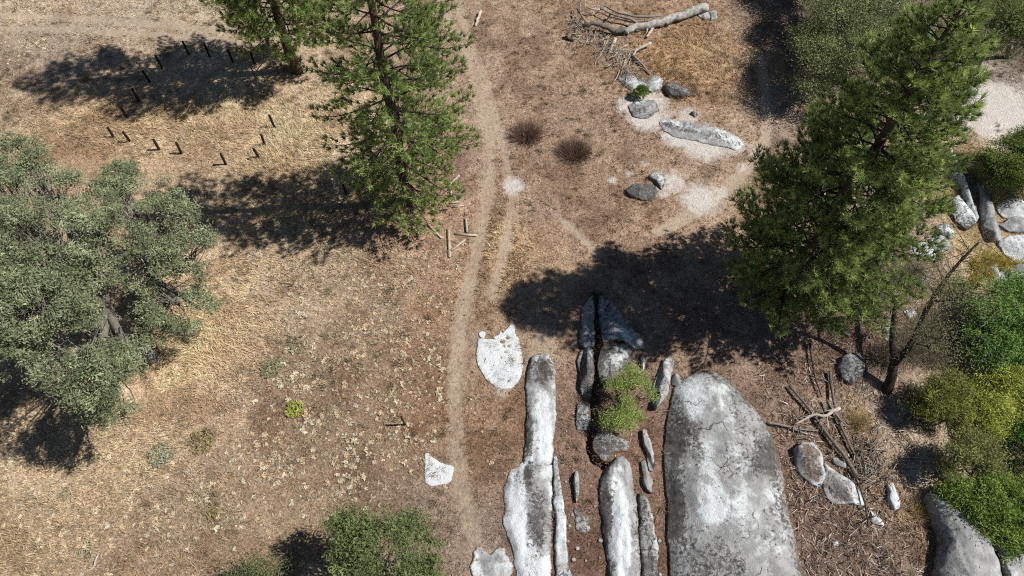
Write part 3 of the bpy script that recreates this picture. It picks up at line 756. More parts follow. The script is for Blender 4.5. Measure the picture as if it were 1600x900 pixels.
def pine(label, base, H, crown0, rprof, seed, bend=(0, 0), bias=0.0, tufts=1.0, whorl=0.55, trunk_r=0.34, name='pine_tree', curl=(0, 0)):
    rs = np.random.default_rng(seed)
    base = np.asarray(base, float)
    root = empty(name, base, label, 'tree', 'tall pine trees')
    zz = np.linspace(-0.3, H, 26)
    tt = np.clip(zz / H, 0, 1)
    tp = np.stack([base[0] + bend[0] * tt ** 1.4 + curl[0] * np.sin(tt * math.pi) + 0.06 * np.sin(zz * 0.9 + seed), base[1] + bend[1] * tt ** 1.4 + curl[1] * np.sin(tt * math.pi) + 0.06 * np.cos(zz * 0.7), base[2] + zz], 1)
    tr = trunk_r * (1 - tt) ** 0.8 + 0.03 + 0.16 * np.exp(-np.maximum(zz, 0) / 0.35) * trunk_r / 0.34
    v, f = tube(tp, tr, 9, seed, 0.08)
    mesh_obj('trunk', v, f, M_BARK, root, True)
    crown = Acc()
    z = crown0
    while z < H - 0.15:
        nb = rs.integers(4, 6) if z < H * 0.8 else rs.integers(3, 5)
        a0 = rs.random() * 6.28
        for k in range(nb):
            if rs.random() < 0.07: continue
            az = a0 + k / nb * 6.28 + rs.normal() * 0.25
            zb = z + rs.normal() * 0.18
            if zb > H - 0.1: continue
            Lb = rprof(zb / H) * rs.uniform(0.68, 1.12) * (1 + bias * math.cos(az))
            if Lb < 0.25: Lb = 0.25
            p0 = np.array([np.interp(zb, zz, tp[:, 0]), np.interp(zb, zz, tp[:, 1]), base[2] + zb])
            d0 = np.array([math.cos(az), math.sin(az), 0])
            rel = zb / H
            rise = 0.25 * (rel - 0.45) * 2 + rs.normal() * 0.08
            side = np.array([-d0[1], d0[0], 0]) * rs.normal() * 0.12
            ctl = [p0, p0 + d0 * Lb * 0.35 + np.array([0, 0, Lb * (rise * 0.35 - 0.02)]), p0 + d0 * Lb * 0.7 + side * Lb * 0.6 + np.array([0, 0, Lb * (rise * 0.65 - 0.04)]), p0 + d0 * Lb + side * Lb + np.array([0, 0, Lb * (rise + 0.06)])]
            cpt = curve(ctl, 8)
            acc = Acc()
            r0 = 0.018 + 0.012 * Lb
            v, f = tube(cpt, np.linspace(r0, 0.01, 8), 5)
            acc.add(v, f)
            ns = max(4, int(Lb / 0.17))
            tpos = []; tdir = []
            for s in range(ns):
                fr = 0.26 + 0.74 * (s + rs.random() * 0.7) / ns
                fr = min(fr, 0.99)
                q = cpt[0] + 0; idx = fr * 7; i0 = int(idx); q = cpt[i0] + (cpt[min(i0 + 1, 7)] - cpt[i0]) * (idx - i0)
                tg = unit(cpt[min(i0 + 1, 7)] - cpt[max(i0 - 0, 0)])
                sg = 1 if s % 2 else -1
                ang = sg * rs.uniform(0.6, 1.15)
                dd = np.array([tg[0] * math.cos(ang) - tg[1] * math.sin(ang), tg[0] * math.sin(ang) + tg[1] * math.cos(ang), tg[2] + rs.uniform(0.0, 0.35)])
                dd = unit(dd)
                ls = (0.22 + 0.32 * Lb * (1.05 - fr)) * rs.uniform(0.7, 1.2)
                ls = min(ls, 1.5)
                e = q + dd * ls + np.array([0, 0, 0.08 * ls])
                v, f = tube(np.stack([q, (q + e) / 2 - [0, 0, 0.02], e]), [0.012, 0.009, 0.006], 3, cap=False)
                acc.add(v, f)
                nt_ = max(1, int(round(ls / 0.27 * tufts)))
                for t_ in range(nt_):
                    g = 1 - t_ * 0.27 / max(ls, 0.3) * rs.uniform(0.8, 1.1)
                    if g < 0.25: break
                    tpos.append(q + (e - q) * g + rs.normal(size=3) * 0.06); tdir.append(dd + [0, 0, 0.25])
            tpos.append(cpt[-1]); tdir.append(unit(cpt[-1] - cpt[-2]))
            tpos = np.array(tpos); tdir = np.array(tdir)
            o = acc.build('limb', M_DARKBARK, root, True)
            young = rs.random((len(tpos), 1))
            c = s2l((96, 116, 70)) * (1 - young) + s2l((174, 190, 112)) * young
            needle_tufts(tpos, unit(tdir), 22, 0.40, c * rs.uniform(0.7, 1.35, (len(tpos), 1)), crown, 0.52)
        z += whorl * rs.uniform(0.8, 1.2) * (1 if z < H * 0.75 else 0.75)
    crown.build('crown', M_NEEDLE, root)
    return root


def prof(pts):
    xs_ = [p[0] for p in pts]; ys_ = [p[1] for p in pts]
    return lambda r: float(np.interp(r, xs_, ys_))


pine('big dense pine beside the creek bank throwing the broad shadow over the bedrock', P(1224, 458), 19.6, 1.8,
     prof([(0.1, 3.6), (0.2, 4.7), (0.4, 4.4), (0.6, 3.5), (0.8, 2.5), (0.92, 1.5), (1.0, 0.3)]), 3, bias=0.08, trunk_r=0.4, tufts=1.6, whorl=0.38)
pine('open-crowned pine with bare dark trunk showing, next to the wooden planks', P(640, 318), 22.0, 2.0,
     prof([(0.1, 3.2), (0.15, 3.8), (0.3, 4.1), (0.5, 3.8), (0.7, 3.2), (0.88, 2.0), (1.0, 0.4)]), 8, bias=0.12, tufts=0.72, whorl=0.64)
pine('pine behind the ring of posts, its lower trunk bare and sunlit', P(463, 112), 24.0, 2.8,
     prof([(0.1, 2.6), (0.2, 4.0), (0.4, 4.3), (0.6, 3.8), (0.8, 2.7), (0.92, 1.5), (1.0, 0.4)]), 15, bias=0.05, tufts=0.95, whorl=0.6)


def broadleaf(name, label, base, lobes, col, leaf=0.06, per_m3=None, clumps=60, leaves_per=45, clump_r=0.30, seed=1, bark=None, trunk_r=0.25, fork=None,
              cat='tree', group=None, up=0.5, stems=1, colvar=0.25, slim=0.62, twig=True, shell=0.45, gap=0.3):
    """lobes: (point, (rx, ry, rz)) ellipsoids that together make the crown"""
    rs = np.random.default_rng(seed)
    base = np.asarray(base, float)
    bark = bark or M_OAKBARK
    root = empty(name, base, label, cat, group)
    lobes = [(np.asarray(c, float), np.asarray(r, float)) for c, r in lobes]
    mean = np.mean([c for c, r in lobes], 0)
    if fork is None:
        fork = base + (mean - base) * np.array([0.3, 0.3, 0.38])
    tacc = Acc()
    for s in range(stems):
        b0 = base + np.array([rs.normal() * 0.12 * (stems - 1), rs.normal() * 0.12 * (stems - 1), -0.25])
        f0 = fork + rs.normal(size=3) * 0.15 * (stems - 1)
        v, f = tube(curve([b0, b0 + (f0 - b0) * 0.5 + rs.normal(size=3) * 0.12, f0], 7), np.linspace(trunk_r * 1.15, trunk_r * 0.72, 7), 8, seed, 0.08)
        tacc.add(v, f)
    mesh_o = tacc.build('trunk', bark, root, True)
    crown = Acc()
    for (c, r) in lobes:
        acc = Acc()
        tgt = c + np.array([0, 0, -0.25 * r[2]])
        midp = fork + (tgt - fork) * 0.5 + rs.normal(size=3) * 0.25 * np.array([1, 1, 0.5])
        limb = curve([fork - [0, 0, 0.1], midp, tgt], 9)
        v, f = tube(limb, np.linspace(trunk_r * 0.62, trunk_r * 0.22, 9), 6, seed, 0.06)
        acc.add(v, f)
        vol = r[0] * r[1] * r[2]
        nc = max(4, int(clumps * max(vol, 0.02) ** 0.67))
        d = rs.normal(size=(nc, 3)); d = unit(d)
        d[:, 2] = np.where(d[:, 2] < -0.35, -d[:, 2], d[:, 2])
        rad = shell + (1 - shell) * rs.random((nc, 1)) ** 0.6
        # uneven outline: radius follows low-frequency noise of direction
        und = 0.62 + 0.66 * noise2(d[:, 0] * 2.2 + 9 * seed, d[:, 1] * 2.2 + d[:, 2] * 1.7, seed)[:, None]
        p = c + d * rad * und * r
        keep = noise2(p[:, 0] * 1.2 + 3, p[:, 1] * 1.2 + p[:, 2], seed + 4) > gap
        p = p[keep]
        if twig:
            idx = rs.integers(4, 9, len(p))
            for q, k in zip(p[::2], idx[::2]):
                a = limb[k]
                m = (a + q) / 2 + rs.normal(size=3) * 0.12 * np.linalg.norm(q - a)
                v, f = tube(curve([a, m, q], 5), np.linspace(0.012 + 0.012 * np.linalg.norm(q - a), 0.006, 5), 3, cap=False)
                acc.add(v, f)
        acc.build('limb', bark, root, True)
        n = len(p) * leaves_per
        cc = np.repeat(p, leaves_per, 0) + rs.normal(size=(n, 3)) * clump_r * np.array([1, 1, 0.5]) * np.repeat(rs.uniform(0.6, 1.35, (len(p), 1)), leaves_per, 0)
        tone = np.repeat(1 + colvar * (rs.random((len(p), 1)) - 0.5) * 2, leaves_per, 0) * (0.8 + 0.4 * rs.random((n, 1)))
        base_c = s2l(col[0]); alt = s2l(col[1])
        m = np.repeat(rs.random((len(p), 1)), leaves_per, 0)
        leaves(cc, leaf * (0.7 + 0.6 * rs.random(n)), (base_c * (1 - m) + alt * m) * tone, crown, up, slim)
    crown.build('crown', M_LEAF, root)
    return root


def L(u, v, h, rx, ry=None, rz=None):
    return (P(u, v, h), (rx, ry or rx, rz or rx * 0.75))


OAKC = ((104, 114, 84), (156, 162, 126))
# the spreading blue-green oak at the field edge
broadleaf('oak_tree', 'large spreading grey-green oak with pale limbs, shading the straw field', P(240, 560), [
    L(75, 400, 8.1, 2.7), L(30, 330, 7.1, 2.2), L(60, 500, 8.1, 2.6), L(120, 560, 7.1, 2.3), L(175, 600, 6.2, 1.7), L(20, 460, 8.6, 2.4), L(40, 250, 6.2, 1.5), L(-40, 420, 8.1, 2.6), L(-30, 300, 7.1, 2.2),
    L(-30, 530, 7.1, 2.2), L(215, 560, 5.4, 1.2), L(165, 645, 5.1, 0.9), L(140, 350, 7.0, 1.8), L(120, 455, 7.2, 1.8), L(95, 300, 6.6, 1.5)], OAKC, leaf=0.08, clumps=46, leaves_per=62, clump_r=0.19, gap=0.42, seed=21, trunk_r=0.42, fork=P(165, 480, 2.6))
broadleaf('oak_tree', 'second grey-green oak, its round crown reaching over the pine shadow', P(275, 470), [
    L(195, 315, 5.0, 1.9), L(255, 340, 5.0, 2.1), L(300, 395, 4.6, 1.9), L(225, 405, 5.2, 1.8), L(275, 470, 3.8, 1.8), L(310, 480, 3.0, 1.2), L(190, 275, 4.6, 1.1), L(245, 510, 3.0, 1.2)],
    OAKC, leaf=0.08, clumps=46, leaves_per=62, clump_r=0.19, gap=0.42, seed=33, trunk_r=0.32, fork=P(225, 430, 2.2))
broadleaf('oak_tree', 'small dark green oak growing beside the dusty track below the diamond slab', P(620, 960), [
    L(590, 865, 4.0, 1.7), L(545, 830, 3.8, 1.1), L(640, 835, 3.6, 1.0), L(665, 865, 3.4, 0.8), L(600, 930, 4.2, 2.0), L(520, 815, 3.2, 0.6), L(560, 900, 4.2, 1.4), L(660, 930, 3.6, 1.3)],
    ((92, 106, 66), (126, 136, 86)), leaf=0.075, clumps=46, leaves_per=60, clump_r=0.19, gap=0.3, seed=41, trunk_r=0.25)
broadleaf('shrub', 'low dark green bush poking up among the weeds beside the small oak', P(410, 935), [L(395, 900, 1.6, 0.9), L(430, 905, 1.4, 0.6), L(370, 908, 1.3, 0.6)],
          ((80, 94, 58), (112, 122, 78)), leaf=0.06, clumps=60, leaves_per=40, seed=42, trunk_r=0.08, cat='bush')
# upper bank
broadleaf('bank_tree', 'hazy grey-green tree behind the big pine, casting black shade on the meadow edge', P(1300, 120), [
    L(1320, 40, 3.8, 2.9, rz=1.9), L(1370, 20, 4.0, 2.5, rz=1.8), L(1285, 95, 3.0, 2.1, rz=1.5), L(1340, 95, 3.4, 2.2, rz=1.6), L(1268, 65, 2.8, 1.5), L(1335, -40, 3.8, 2.8, rz=1.9), L(1285, 0, 3.2, 1.9), L(1270, 135, 2.2, 1.2), L(1410, 70, 3.4, 2.0)],
    ((112, 122, 78), (146, 152, 104)), leaf=0.075, clumps=30, leaves_per=100, clump_r=0.4, seed=51, trunk_r=0.3, shell=0.6)
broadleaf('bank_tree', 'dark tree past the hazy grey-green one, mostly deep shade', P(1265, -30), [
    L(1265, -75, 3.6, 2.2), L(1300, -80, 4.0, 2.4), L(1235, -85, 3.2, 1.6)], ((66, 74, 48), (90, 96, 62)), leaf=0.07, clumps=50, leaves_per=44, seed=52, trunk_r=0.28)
broadleaf('bank_tree', 'leafy mid-green tree above the white sand bar', P(1575, 90), [
    L(1575, 30, 4.5, 2.0), L(1550, 65, 3.8, 1.4), L(1610, 60, 4.2, 1.9), L(1560, -20, 4.5, 2.0), L(1530, 20, 3.8, 1.2), L(1610, -10, 4.5, 2.0)], ((92, 108, 56), (132, 142, 82)), leaf=0.075, clumps=56, leaves_per=46, seed=53, trunk_r=0.2)
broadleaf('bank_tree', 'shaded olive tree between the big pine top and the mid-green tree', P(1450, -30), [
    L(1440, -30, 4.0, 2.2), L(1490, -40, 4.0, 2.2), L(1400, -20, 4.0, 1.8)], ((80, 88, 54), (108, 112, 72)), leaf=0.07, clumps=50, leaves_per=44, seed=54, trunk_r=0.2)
# creek-side willows and shrubs
SHR = dict(cat='bush', stems=4, trunk_r=0.06, bark=M_DARKBARK, slim=0.4)
broadleaf('willow_shrub', 'rounded bright green willow beside the white sand bar', P(1580, 285), [L(1570, 245, 1.8, 1.39), L(1600, 235, 2.0, 1.49), L(1590, 270, 1.6, 1.49), L(1545, 255, 1.3, 0.93), L(1630, 260, 1.8, 1.49)],
          ((92, 110, 51), (137, 155, 74)), leaf=0.098, clumps=75, leaves_per=73, clump_r=0.24, seed=61, **SHR)
broadleaf('willow_shrub', 'lush bright green willow below the blue-grey boulder', P(1570, 560), [L(1560, 500, 2.4, 1.97), L(1590, 480, 2.6, 1.74), L(1540, 535, 2.0, 1.51), L(1590, 540, 2.2, 1.86), L(1630, 510, 2.4, 1.86)],
          ((94, 126, 61), (142, 171, 88)), leaf=0.111, clumps=75, leaves_per=73, clump_r=0.24, seed=62, **SHR)
broadleaf('willow_shrub', 'yellow-green willow between the lush green one and the creek pool', P(1580, 660), [L(1570, 615, 1.8, 1.62), L(1600, 590, 2.0, 1.51), L(1545, 650, 1.5, 1.16), L(1600, 650, 1.6, 1.62), L(1640, 620, 1.8, 1.62)],
          ((134, 146, 62), (186, 188, 92)), leaf=0.091, clumps=75, leaves_per=73, clump_r=0.24, seed=63, **SHR)
broadleaf('willow_shrub', 'olive rounded shrub at the foot of the forked tree', P(1475, 655), [L(1462, 620, 1.5, 1.02), L(1485, 610, 1.5, 0.93), L(1445, 640, 1.1, 0.74), L(1490, 645, 1.2, 0.83)],
          ((103, 110, 47), (144, 146, 70)), leaf=0.078, clumps=85, leaves_per=73, clump_r=0.22, seed=64, **SHR)
broadleaf('willow_shrub', 'dull grey-olive shrub between the olive one and the massive boulder', P(1525, 760), [L(1505, 705, 1.8, 1.11), L(1530, 715, 1.8, 1.11), L(1495, 740, 1.3, 0.83), L(1530, 745, 1.4, 0.93)],
          ((103, 110, 61), (146, 149, 88)), leaf=0.078, clumps=85, leaves_per=73, clump_r=0.22, seed=65, **SHR)
broadleaf('willow_shrub', 'low grass-green willow hugging the back of the massive boulder', P(1570, 850), [L(1560, 790, 1.6, 1.51), L(1530, 790, 1.3, 1.16), L(1595, 790, 1.8, 1.62), L(1590, 830, 1.5, 1.28), L(1500, 775, 1.0, 0.93), L(1640, 820, 1.8, 1.62)],
          ((94, 119, 51), (142, 162, 76)), leaf=0.098, clumps=80, leaves_per=73, clump_r=0.22, seed=66, **SHR)
broadleaf('willow_shrub', 'small yellow-green sprig at the tip of the massive boulder', P(1478, 778), [L(1475, 768, 0.6, 0.52)], ((142, 155, 58), (174, 178, 85)), leaf=0.065, clumps=90, leaves_per=46, clump_r=0.14, seed=67, **{**SHR, 'stems': 2})
broadleaf('willow_shrub', 'green tuft of shrub on the limb side of the forked tree', P(1512, 455), [L(1508, 438, 0.9, 0.81), L(1495, 450, 0.7, 0.58)], ((92, 117, 49), (131, 149, 72)), leaf=0.072, clumps=70, leaves_per=50, clump_r=0.2, seed=68, **SHR)
broadleaf('willow_shrub', 'dark willow hanging over the creek pool', P(1620, 740), [L(1610, 690, 2.0, 1.51), L(1640, 720, 2.0, 1.62)], ((79, 108, 45), (112, 140, 67)), leaf=0.091, clumps=75, leaves_per=52, clump_r=0.22, seed=69, **SHR)
# shrubs in the meadow and rocks
broadleaf('shrub', 'bright green fine-leaved shrub growing out of the rock fissure', P(972, 655), [L(985, 595, 1.6, 0.96), L(962, 610, 1.4, 0.71), L(1000, 615, 1.3, 0.71), L(975, 635, 1.2, 0.91), L(958, 655, 0.9, 0.71), L(985, 655, 0.9, 0.60), L(1012, 630, 0.9, 0.45)],
          ((117, 137, 70), (169, 183, 103)), leaf=0.06, gap=0.42, clumps=95, leaves_per=55, clump_r=0.17, seed=71, **SHR)


def twig_bush(label, c, r, h, col, seed, n=900, name='twiggy_bush', cat='bush', group=None, w=0.022):
    rs = np.random.default_rng(seed)
    acc = Acc()
    base = np.tile(c, (n, 1)) + np.concatenate([rs.normal(size=(n, 2)) * r * 0.38, np.zeros((n, 1))], 1)
    d = unit(np.concatenate([(base[:, :2] - c[:2]) / r * 1.3 + rs.normal(size=(n, 2)) * 0.45, (0.5 + rs.random((n, 1)) * 0.8)], 1))
    col = s2l(col)
    cc = col * (0.55 + 0.9 * rs.random((n, 1)))
    azi = np.arctan2(d[:, 1], d[:, 0])
    rag = 0.55 + 0.9 * noise2(azi * 2.2 + seed, d[:, 2] * 3, seed)
    d = unit(d + rs.normal(size=(n, 3)) * 0.25)
    blades(base, d, h * rag * (0.4 + 0.8 * rs.random(n)), w, cc, acc)
    o = acc.build(name, M_GRASS)
    return tag(o, label, cat, group)


twig_bush('dark twiggy bush in the meadow, the one nearer the dusty track', P(824, 212), 0.95, 0.9, (134, 110, 96), 81, 2600)
twig_bush('dark round twiggy bush in the meadow, the one nearer the bare boulder', P(898, 240), 1.0, 0.9, (130, 106, 92), 82, 3000)
twig_bush('golden bunchgrass clump in the soil below the shaded mossy boulder', P(1342, 660), 0.6, 0.5, (204, 184, 140), 83, 1500, 'bunchgrass', 'grass clump')
twig_bush('yellow dry grass clump along the back of the long grey rock blade', P(1518, 272), 0.8, 0.7, (196, 178, 136), 84, 1800, 'bunchgrass', 'grass clump')
twig_bush('yellow dry grass clump between the rock fin and the bright willow', P(1548, 310), 0.8, 0.7, (190, 174, 126), 85, 1600, 'bunchgrass', 'grass clump')
twig_bush('straw-coloured grass tussock tucked beneath the massive boulder overhang', P(1436, 800), 0.6, 0.5, (200, 180, 136), 86, 1200, 'bunchgrass', 'grass clump')
for k, (u, v, r) in enumerate([(1545, 405, .7), (1525, 415, .6), (1568, 412, .6), (1540, 425, .5), (1520, 440, .45), (1590, 415, .5)]):
    twig_bush('yellow-leaved weed clump among the creek boulders', P(u, v), r, 0.4, (196, 180, 104), 90 + k, 700, 'yellow_weed', 'weed', 'yellow weeds by the creek', 0.05)
for k, (u, v, r, n) in enumerate([(1420, 430, .9, 700), (1350, 430, .9, 600), (1450, 520, 1.0, 900), (1415, 545, .8, 700), (1480, 520, .8, 700), (1360, 470, .8, 500), (1380, 560, .6, 500), (1450, 560, .7, 600)]):
    twig_bush('thin grey leafless brush under and around the forked tree', P(u, v), r, 1.3, (150, 138, 122), 100 + k, n * 2, 'bare_brush', 'bush', 'leafless brush around the forked tree', 0.02)

# pine sapling
root = empty('pine_sapling', P(1000, 152), 'tiny bright green pine sapling among the meadow rocks', 'tree')
b = P(1000, 152)
v, f = tube(np.stack([b - [0, 0, 0.1], b + [0, 0, 0.9]]), [0.03, 0.01], 5)
mesh_obj('trunk', v, f, M_DARKBARK, root, True)
acc = Acc(); k = 130
hh = RNG.random(k); a = RNG.random(k) * 6.28; rr = 0.62 * (1 - hh * 0.75) * RNG.random(k) ** 0.5
pos = b + np.stack([rr * np.cos(a), rr * np.sin(a), 0.2 + 0.75 * hh], 1)
needle_tufts(pos, unit(np.stack([np.cos(a), np.sin(a), np.full(k, 0.9)], 1)), 16, 0.22, np.tile(s2l((126, 152, 66)), (k, 1)), acc, 0.5)
acc.build('crown', M_NEEDLE, root)

# sparse forked tree by the creek
fb = P(1386, 612)
root = empty('forked_tree', fb, 'sparse dark forked tree leaning over the creek rocks, nearly leafless', 'tree')
f1 = P(1396, 570, 1.2)
LIMBS = [([f1, P(1394, 520, 2.2), P(1398, 478, 3.4), P(1385, 440, 4.6), P(1365, 405, 5.4)], 0.17), ([f1, P(1425, 535, 2.2), P(1455, 470, 3.2), P(1490, 420, 4.2), P(1530, 378, 5.2)], 0.19),
         ([P(1398, 478, 3.4), P(1420, 450, 4.0), P(1430, 420, 4.8)], 0.08), ([P(1385, 440, 4.6), P(1355, 420, 4.8), P(1325, 398, 5.2)], 0.07), ([P(1455, 470, 3.2), P(1480, 470, 3.8), P(1505, 460, 4.2)], 0.07), ([P(1425, 535, 2.2), P(1450, 540, 2.8), P(1475, 525, 3.4)], 0.06)]
v, f = tube(curve([fb - [0, 0, .3], (fb + f1) / 2 + [0.05, 0, 0], f1], 6), [0.34, 0.29, 0.27, 0.25, 0.24, 0.22], 9, 3, 0.08)
mesh_obj('trunk', v, f, M_DARKBARK, root, True)
crown = Acc()
rs = np.random.default_rng(5)
for pts, r in LIMBS:
    c = curve(pts, 12); acc = Acc()
    v, f = tube(c, np.linspace(r, r * 0.3, 12), 7, 2, 0.08); acc.add(v, f)
    for k in range(26):
        i = rs.integers(4, 12); q = c[i]
        e = q + rs.normal(size=3) * [0.8, 0.8, 0.4] + [0, 0, 0.3]
        v, f = tube(curve([q, (q + e) / 2 + rs.normal(size=3) * 0.1, e], 5), np.linspace(0.025, 0.006, 5), 3, cap=False); acc.add(v, f)
        m = 80
        leaves(e + rs.normal(size=(m, 3)) * 0.42, np.full(m, 0.055), np.tile(s2l((124, 122, 88)), (m, 1)) * (0.7 + 0.6 * rs.random((m, 1))), crown)
    acc.build('limb', M_DARKBARK, root, True)
crown.build('crown', M_LEAF, root)


# ------------------------------------------------------------------ posts, planks, dead wood
def post(label, u, v, h=1.2, r=0.085, lean=(0, 0), group=None, seed=0):
    b = P(u, v)
    rs = np.random.default_rng(seed)
    ln = np.array([lean[0] + rs.normal() * 0.03, lean[1] + rs.normal() * 0.03, 1.0])
    zs = np.array([-0.3, 0.0, h * 0.5, h - 0.03, h])
    vv, ff = tube(b + ln * zs[:, None], [r, r, r * 0.97, r * 0.95, r * 0.8], 8, seed, 0.06)
    o = mesh_obj('post', vv, ff, M_POST)
    return tag(o, label, 'post', group)


PG = 'ring of posts in the straw field'
for k, (u, v, h) in enumerate([(295, 85, 1.2), (328, 89, 1.2), (364, 97, 1.15), (398, 100, 1.15), (254, 107, 1.2), (235, 130, 1.2)]):
    post('dark wooden post of the ring, standing in the shadow of the pine', u, v, h, group=PG, seed=k)
post('dark wooden post of the ring at the lower edge of the pine shadow', 218, 159, 1.2, group=PG, seed=7)
for k, (u, v, h) in enumerate([(198, 183, 1.0), (178, 215, 0.95), (204, 222, 1.0), (249, 234, 1.0), (284, 240, 1.05), (353, 257, 1.05), (405, 247, 1.0), (414, 227, 1.0), (429, 199, 1.15)]):
    post('dark wooden post of the ring, standing in sunlit straw grass', u, v, h, group=PG, seed=20 + k)
post('lone dark post in the tree shadow beside the open-crowned pine', 541, 303, 1.1, seed=40)
post('lone dark stake standing in the brown weeds beside the dusty track', 633, 664, 1.15, 0.05, lean=(-0.02, 0.0), seed=41)


def wood(name, label, pts, rad, mat, cat='dead wood', group=None, parent=None, sides=7, seed=0, n=12, rough=0.12, branches=0):
    """pts: (u, v, height above ground of the axis)"""
    c = curve([P(*p) for p in pts], n)
    rs = np.random.default_rng(seed)
    c[1:-1] += rs.normal(size=(n - 2, 3)) * 0.18 * (rad[0] if hasattr(rad, '__len__') else rad)
    acc = Acc()
    rr = np.linspace(rad[0], rad[1], n) if hasattr(rad, '__len__') else np.full(n, rad)
    v, f = tube(c, rr, sides, seed, rough); acc.add(v, f)
    for k in range(branches):
        i = rs.integers(n // 3, n)
        d = unit(rs.normal(size=3) * [1, 1, 0.25]); ln = rs.uniform(0.4, 1.1)
        v, f = tube(np.stack([c[i], c[i] + d * ln * 0.5 + rs.normal(size=3) * 0.04, c[i] + d * ln]), [rr[i] * 0.4, rr[i] * 0.28, 0.008], 4); acc.add(v, f)
    o = acc.build(name, mat, parent, True)
    if parent is None: tag(o, label, cat, group)
    return o


root = empty('fallen_tree', P(1010, 42), 'bleached fallen dead tree lying across the meadow with forked limbs', 'fallen tree')
wood('trunk', None, [(1104, 12, .38), (1080, 19, .36), (1050, 30, .34), (1020, 37, .32), (996, 42, .3), (975, 48, .28)], (0.36, 0.24), M_LOG, parent=root, sides=11, seed=1, n=22, rough=0.2, branches=5)
wood('limb', None, [(998, 38, .4), (985, 30, .5), (965, 25, .55), (945, 17, .6), (938, 12, .6)], (0.10, 0.045), M_DEADGREY, parent=root, seed=2, branches=2)
wood('limb', None, [(1032, 24, .5), (1000, 26, .5), (975, 22, .45), (957, 16, .5), (945, 10, .5), (938, 15, .4)], (0.10, 0.045), M_DEADGREY, parent=root, seed=3, branches=3)
wood('limb', None, [(978, 47, .3), (960, 48, .35), (940, 40, .5), (925, 36, .6), (912, 41, .4)], (0.22, 0.12), M_POLE, parent=root, seed=4, branches=4)
wood('limb', None, [(938, 15, .5), (925, 14, .6), (915, 8, .6), (914, 0, .7)], (0.07, 0.03), M_DEAD, parent=root, seed=5, branches=2)
wood('limb', None, [(916, 35, .5), (909, 25, .6), (906, 14, .7), (908, 3, .8)], (0.09, 0.04), M_DEADGREY, parent=root, seed=6, branches=3)
wood('limb', None, [(955, 20, .5), (950, 28, .35), (944, 33, .2)], (0.07, 0.04), M_DARKBARK, parent=root, seed=7)
wood('broken_branch', 'thick pale broken branch stub lying in the gold grass under the fallen tree', [(1022, 40, .16), (1016, 50, .14), (1010, 58, .12)], (0.13, 0.09), M_DEAD, seed=8)
wood('broken_branch', 'pale upright-angled branch piece in the middle of the branch tangle', [(962, 60, .35), (957, 71, .2), (952, 82, .1)], (0.14, 0.1), M_DEAD, seed=9)
wood('broken_branch', 'pale forked branch reaching out of the tangle over the gold grass', [(1017, 67, .4), (1005, 73, .35), (995, 78, .3), (988, 88, .2)], (0.11, 0.07), M_DEAD, seed=10, branches=1)
wood('broken_branch', 'dark-sided branch slanting from the tangle down to the meadow rocks', [(989, 88, .25), (1000, 97, .2), (1008, 106, .15), (1016, 116, .1)], (0.11, 0.07), M_DEADGREY, seed=11)
wood('broken_branch', 'short dark stump-like branch end at the outer tip of the tangle', [(887, 52, .35), (885, 59, .15), (897, 63, .1)], (0.1, 0.08), M_DARKBARK, seed=12)
wood('broken_branch', 'short dark hooked branch under the bend of the fallen trunk', [(941, 48, .4), (943, 56, .2), (948, 62, .1)], (0.09, 0.06), M_DARKBARK, seed=13)
tang = np.random.default_rng(77)
TL = [((987, 90), (975, 115)), ((978, 92), (970, 118)), ((968, 110), (958, 128)), ((975, 78), (955, 92)), ((980, 70), (962, 76)), ((950, 64), (940, 72)), ((895, 30), (899, 40)), ((898, 82), (908, 84)), ((960, 88), (950, 95)), ((972, 92), (958, 98)), ((970, 98), (952, 102)), ((945, 65), (938, 76)), ((940, 78), (920, 82)), ((925, 66), (905, 60)), ((965, 82), (948, 86)), ((935, 40), (920, 48)), ((900, 46), (912, 55)), ((955, 100), (945, 106)), ((978, 80), (976, 92)), ((984, 84), (979, 93))]
for k in range(120):
    a = (tang.uniform(894, 992), 0); a = (a[0], 34 + (a[0] - 894) * 0.72 + tang.normal() * 12)
    TL.append((a, (a[0] + tang.normal() * 16, a[1] + tang.normal() * 10)))
for k, (a, c) in enumerate(TL):
    big = k < 20
    wood('broken_branch', 'bleached thin broken branch in the tangle beside the fallen dead tree', [(a[0], a[1], tang.uniform(.08, .35)), ((a[0] + c[0]) / 2 + tang.normal() * 2, (a[1] + c[1]) / 2 + tang.normal() * 2, tang.uniform(.1, .4)), (c[0], c[1], tang.uniform(.04, .2))],
         (0.045 if big else 0.024, 0.012), M_DEAD if k % 3 else M_DEADGREY, 'branch', 'tangle of broken branches', sides=5, seed=200 + k, n=7, branches=2)
wood('log', 'short white broken log lying beside the upper dusty track', [(751, 17, .1), (748, 27, .11), (743, 41, .09)], (0.13, 0.1), M_DEAD, 'log', seed=14)
wood('broken_branch', 'bent pale branch lying in the weeds at the open field bottom', [(154, 866, .1), (149, 876, .12), (144, 889, .08), (133, 893, .08), (122, 905, .06)], (0.045, 0.03), M_DEAD, 'branch', seed=15, branches=1)


